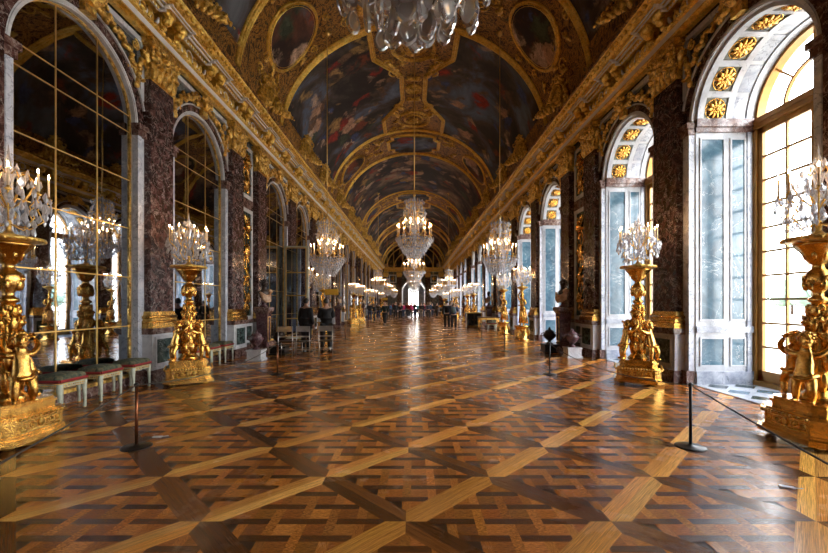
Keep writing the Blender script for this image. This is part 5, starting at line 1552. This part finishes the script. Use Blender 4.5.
# ------------------------------------------------------------------ furniture near the guards and the console on the right
def build_chair():
    t = empty('wooden_chair'); m = MB(); m.box(-.22,.22,-.21,.21,.43,.46); m.build('seat', M['brown'], t)
    b = MB(); b.box(-.2,.2,.185,.205,.74,.90); b.box(-.2,.2,.19,.2,.58,.62); b.build('backrest', M['steel'], t)
    l = MB(); l.lathe([(.014,0),(.014,.44)], 8); lm = l.mesh('leg', [M['steel']]); l2 = MB(); l2.lathe([(.014,0),(.014,.9)], 8); lm2 = l2.mesh('leg', [M['steel']])
    for x in (-.2, .2): link('leg', lm, t, (x,-.19,0)); link('leg', lm2, t, (x,.2,0))
    r = MB(); r.tube([(-.2,.2,.22),(.2,.2,.22)], .009, 6); r.tube([(-.2,-.19,.22),(.2,-.19,.22)], .009, 6); r.build('stretcher', M['steel'], t)
    return t
CH = build_chair()
for i, (x, y, rz) in enumerate(((-3.75, 11.75, pi+.1), (-3.2, 11.8, pi-.15), (-2.65, 12.0, pi+.2))):
    lab = 'light metal framed chair in front of the two guards, %s' % ['leftmost','middle one','rightmost'][i]
    if i == 0: CH.location = (x, y, 0); CH.rotation_euler = (0,0,rz); tag(CH, lab, 'chair', 'chairs by the guards')
    else: dup(CH, (x, y, 0), rz, lab, 'chairs by the guards')
for (x, y, z, d) in ((-2.68, 13.0, 1.95, 'beside the guards on the left'), (-2.25, 31, 1.95, 'far down the left side')):
    t = empty('sign_stand', (x, y, 0), 0, label='plain yellow sign panel on a thin stand, '+d, cat='sign')
    m = MB(); m.lathe([(.14,0),(.14,.015),(.015,.03),(.012,z-.1)], 12); m.build('pole', M['black'], t)
    m = MB(); m.box(-.22,.22,-.012,.012,z-.1,z+.09); m.build('sign_panel', plain('yellow sign', (.75,.42,.04), .5, 0, .05), t)
t = empty('console_table', (4.45, 23.6, 0), 0, label='dark console table with gilt legs beside the right wall', cat='table')
m = MB(); m.box(-.62,.62,-.3,.3,.74,.80); m.build('tabletop', M['brown'], t)
m = MB(); m.box(-.58,.58,-.27,.27,.62,.738); m.build('apron', M['gold'], t)
l = MB(); l.tube([(0,0,0),(.01,0,.2),(-.01,0,.45),(0,0,.62)], [.02,.028,.03,.045], 8); lm = l.mesh('leg', [M['goldbr']])
for x in (-.55,.55):
    for y in (-.24,.24): link('leg', lm, t, (x, y, 0))
m = MB(); m.box(-.5,.5,-.2,.2,.1,.14); m.build('shelf', M['brown'], t)
t = empty('low_cabinet', (4.05, 26.8, 0), 0, label='low dark cabinet with gilt edges farther along the right wall', cat='cabinet')
m = MB(); m.box(-.5,.5,-.3,.3,0.001,.95); m.build('body', M['brown'], t)
m = MB(); m.frame(-.5,.5,.06,.95,.03,-.315,-.30); m.box(-.53,.53,-.33,.33,.95,.985); m.build('gilt_edge', M['gold'], t)
for x in (-.25,.25): 
    m = MB(); m.box(x-.2,x+.2,-.32,-.30,.14,.87); dr = m.build('door', M['black'], t); m = MB(); m.ell((x*.35,-.335,.5), .018, None, 8, 5); m.build('knob', M['gold'], dr)

# ------------------------------------------------------------------ gilded stucco groups on the cornice
def build_group(seed):
    m = MB(); R = random.Random(seed)
    m.ell((0,-.06,.62), (.26,.12,.38), None, 18, 10); m.tube([(.29*cos(a*pi/10), -.10, .62+.42*sin(a*pi/10)) for a in range(21)], .05, 7)
    m.tube([(.2*cos(a*pi/10), -.17, .62+.3*sin(a*pi/10)) for a in range(21)], .02, 5)
    mask(m, (0, -.12, 1.12), .26); festoon(m, (-.3,-.12,1.0), (.3,-.12,1.0), -.1, .07, 0, 9, 2)
    for s in (-1, 1):
        for k in range(5): leafy(m, (s*(.15+.13*k), -.05, .05), .42-.03*k, .26, s*(.2+.22*k), .08)
        scroll(m, (s*.36, -.1, .22), .15, 1.5, 0 if s > 0 else pi, s, .045); scroll(m, (s*.85, -.08, .16), .12, 1.5, pi if s > 0 else 0, -s, .04)
        m.merge(PUT, Matrix.Translation((s*.50, -.05, .12)) @ Matrix.Rotation(-s*.35, 4, 'Y') @ Matrix.Rotation(-s*.5, 4, 'Z') @ Matrix.Scale(1.15, 4))
        festoon(m, (s*.6,-.05,.5), (s*1.15,-.02,.1), .08, .08, 0, 9, 3)
    return m.mesh('gilded_cornice_group', [M['goldold']])
GM = build_group(1)
cand = sorted([y for y in SGL if y > 2] + [d for d in DBL if d > 0])
for s in (-1, 1):
    for i, y in enumerate(cand):
        if y > 52: continue
        lab = 'gilded cherubs and shield on the cornice, %s group from the camera, %s side' % (ORD[i], 'left' if s < 0 else 'right')
        link('gilded_cornice_group', GM, None, (s*4.66, y, 7.69), (0, 0, side_rot(s)*.6), lab, 'sculpture', 'gilded groups on the cornice').scale = (.82,.82,.9)

# ------------------------------------------------------------------ visitors
BK = (.004,.004,.005)
person(-3.42, 12.65, 2.7, 0, BK, BK, 'guard in black behind the chairs on the left, left one of two', coat=.12)
person(-2.80, 12.75, 3.5, 1, BK, BK, 'guard in black behind the chairs on the left, right one of two', coat=.12)
person(2.08, 24.6, pi, 0, (.015,.015,.018), (.015,.015,.02), 'person in black standing, left one of the couple right of centre', s=1.02)
person(2.46, 24.2, pi-.2, 3, (.04,.06,.12), (.02,.02,.03), 'person in a blue jacket, right one of the couple right of centre', hairc=2, s=.95)
m = MB(); m.ell((0,.0,0), (.15,.09,.2), None, 12, 8); m.box(-.1,.1,.05,.1,-.14,-.02)
m.build('backpack', cloth((.12,.17,.18)), loc=(2.42, 24.02, 1.2), rot=(0,0,0), label='grey backpack on the back of the person in the blue jacket', cat='backpack')
person(-2.1, 29.0, -.4, 2, (.02,.035,.035), (.02,.02,.022), 'person in dark clothes walking alone on the left side of the hall', hairc=1)
cl = [((.016,.016,.02),'black'),((.05,.06,.09),'navy'),((.55,.04,.16),'bright pink'),((.4,.02,.02),'red'),((.02,.02,.025),'black'),((.03,.09,.22),'blue'),((.12,.11,.10),'grey'),((.02,.18,.2),'teal'),((.07,.05,.03),'brown')]
crowd = [(-3.6,41,8,2),(-3.0,43,1,1),(-2.6,38.5,0,0),(-2.2,46,3,3),(-1.9,42,4,0),(-1.5,48,6,1),(-1.15,44.5,2,0),(-.6,45.5,3,3),(-.2,44,2,0),(.15,47,0,1),(.5,50,7,2),(.85,45,4,0),(1.2,47.5,0,1),(1.55,42,1,0),(1.9,44.5,5,3),(2.3,49,0,0),(2.7,46,8,1),(3.2,41,4,0),(3.7,44,6,1),(-.9,52,0,0),(1.0,53,1,1),(-2.9,50,5,0),(-1.3,39.5,0,1),(3.4,36,0,0),(-3.9,35.5,4,1),(-3.3,33.4,0,0),(1.4,51,2,0),(0.2,55,6,0),(-.35,49.5,1,0),(-1.7,54,4,2)]
TR = [((.018,.018,.022),'black'), ((.03,.05,.11),'blue jeans'), ((.1,.09,.07),'khaki')]
done = set()
for i, (x, y, c, p) in enumerate(crowd):
    col, cn = cl[c]; tc_, tn_ = TR[(i*2+1) % 3]
    pose = ['standing still','holding up a camera','walking','raising a phone'][p]
    lab = 'visitor in a %s top and %s trousers %s, %s from the left in the far crowd' % (cn, tn_.replace(' jeans', ' denim'), pose, 'ranked %s' % (ORD[sorted(range(len(crowd)), key=lambda q: crowd[q][0]/crowd[q][1]).index(i)] if sorted(range(len(crowd)), key=lambda q: crowd[q][0]/crowd[q][1]).index(i) < 20 else 'after the twentieth'))
    lab = 'visitor in %s top %s, far crowd, %s' % (cn, pose, ('%s from its left edge' % ORD[sorted(range(len(crowd)), key=lambda q: crowd[q][0]/crowd[q][1]).index(i)]) if sorted(range(len(crowd)), key=lambda q: crowd[q][0]/crowd[q][1]).index(i) < 20 else 'among its rightmost, %s trousers' % tn_)
    person(x, y, (i*1.7) % 6.28, p, col, tc_, lab, hair=i % 2, hairc=i % 3, coat=.25 if i % 4 == 0 else 0, group='visitors in the far crowd', s=.94+.02*(i % 5))
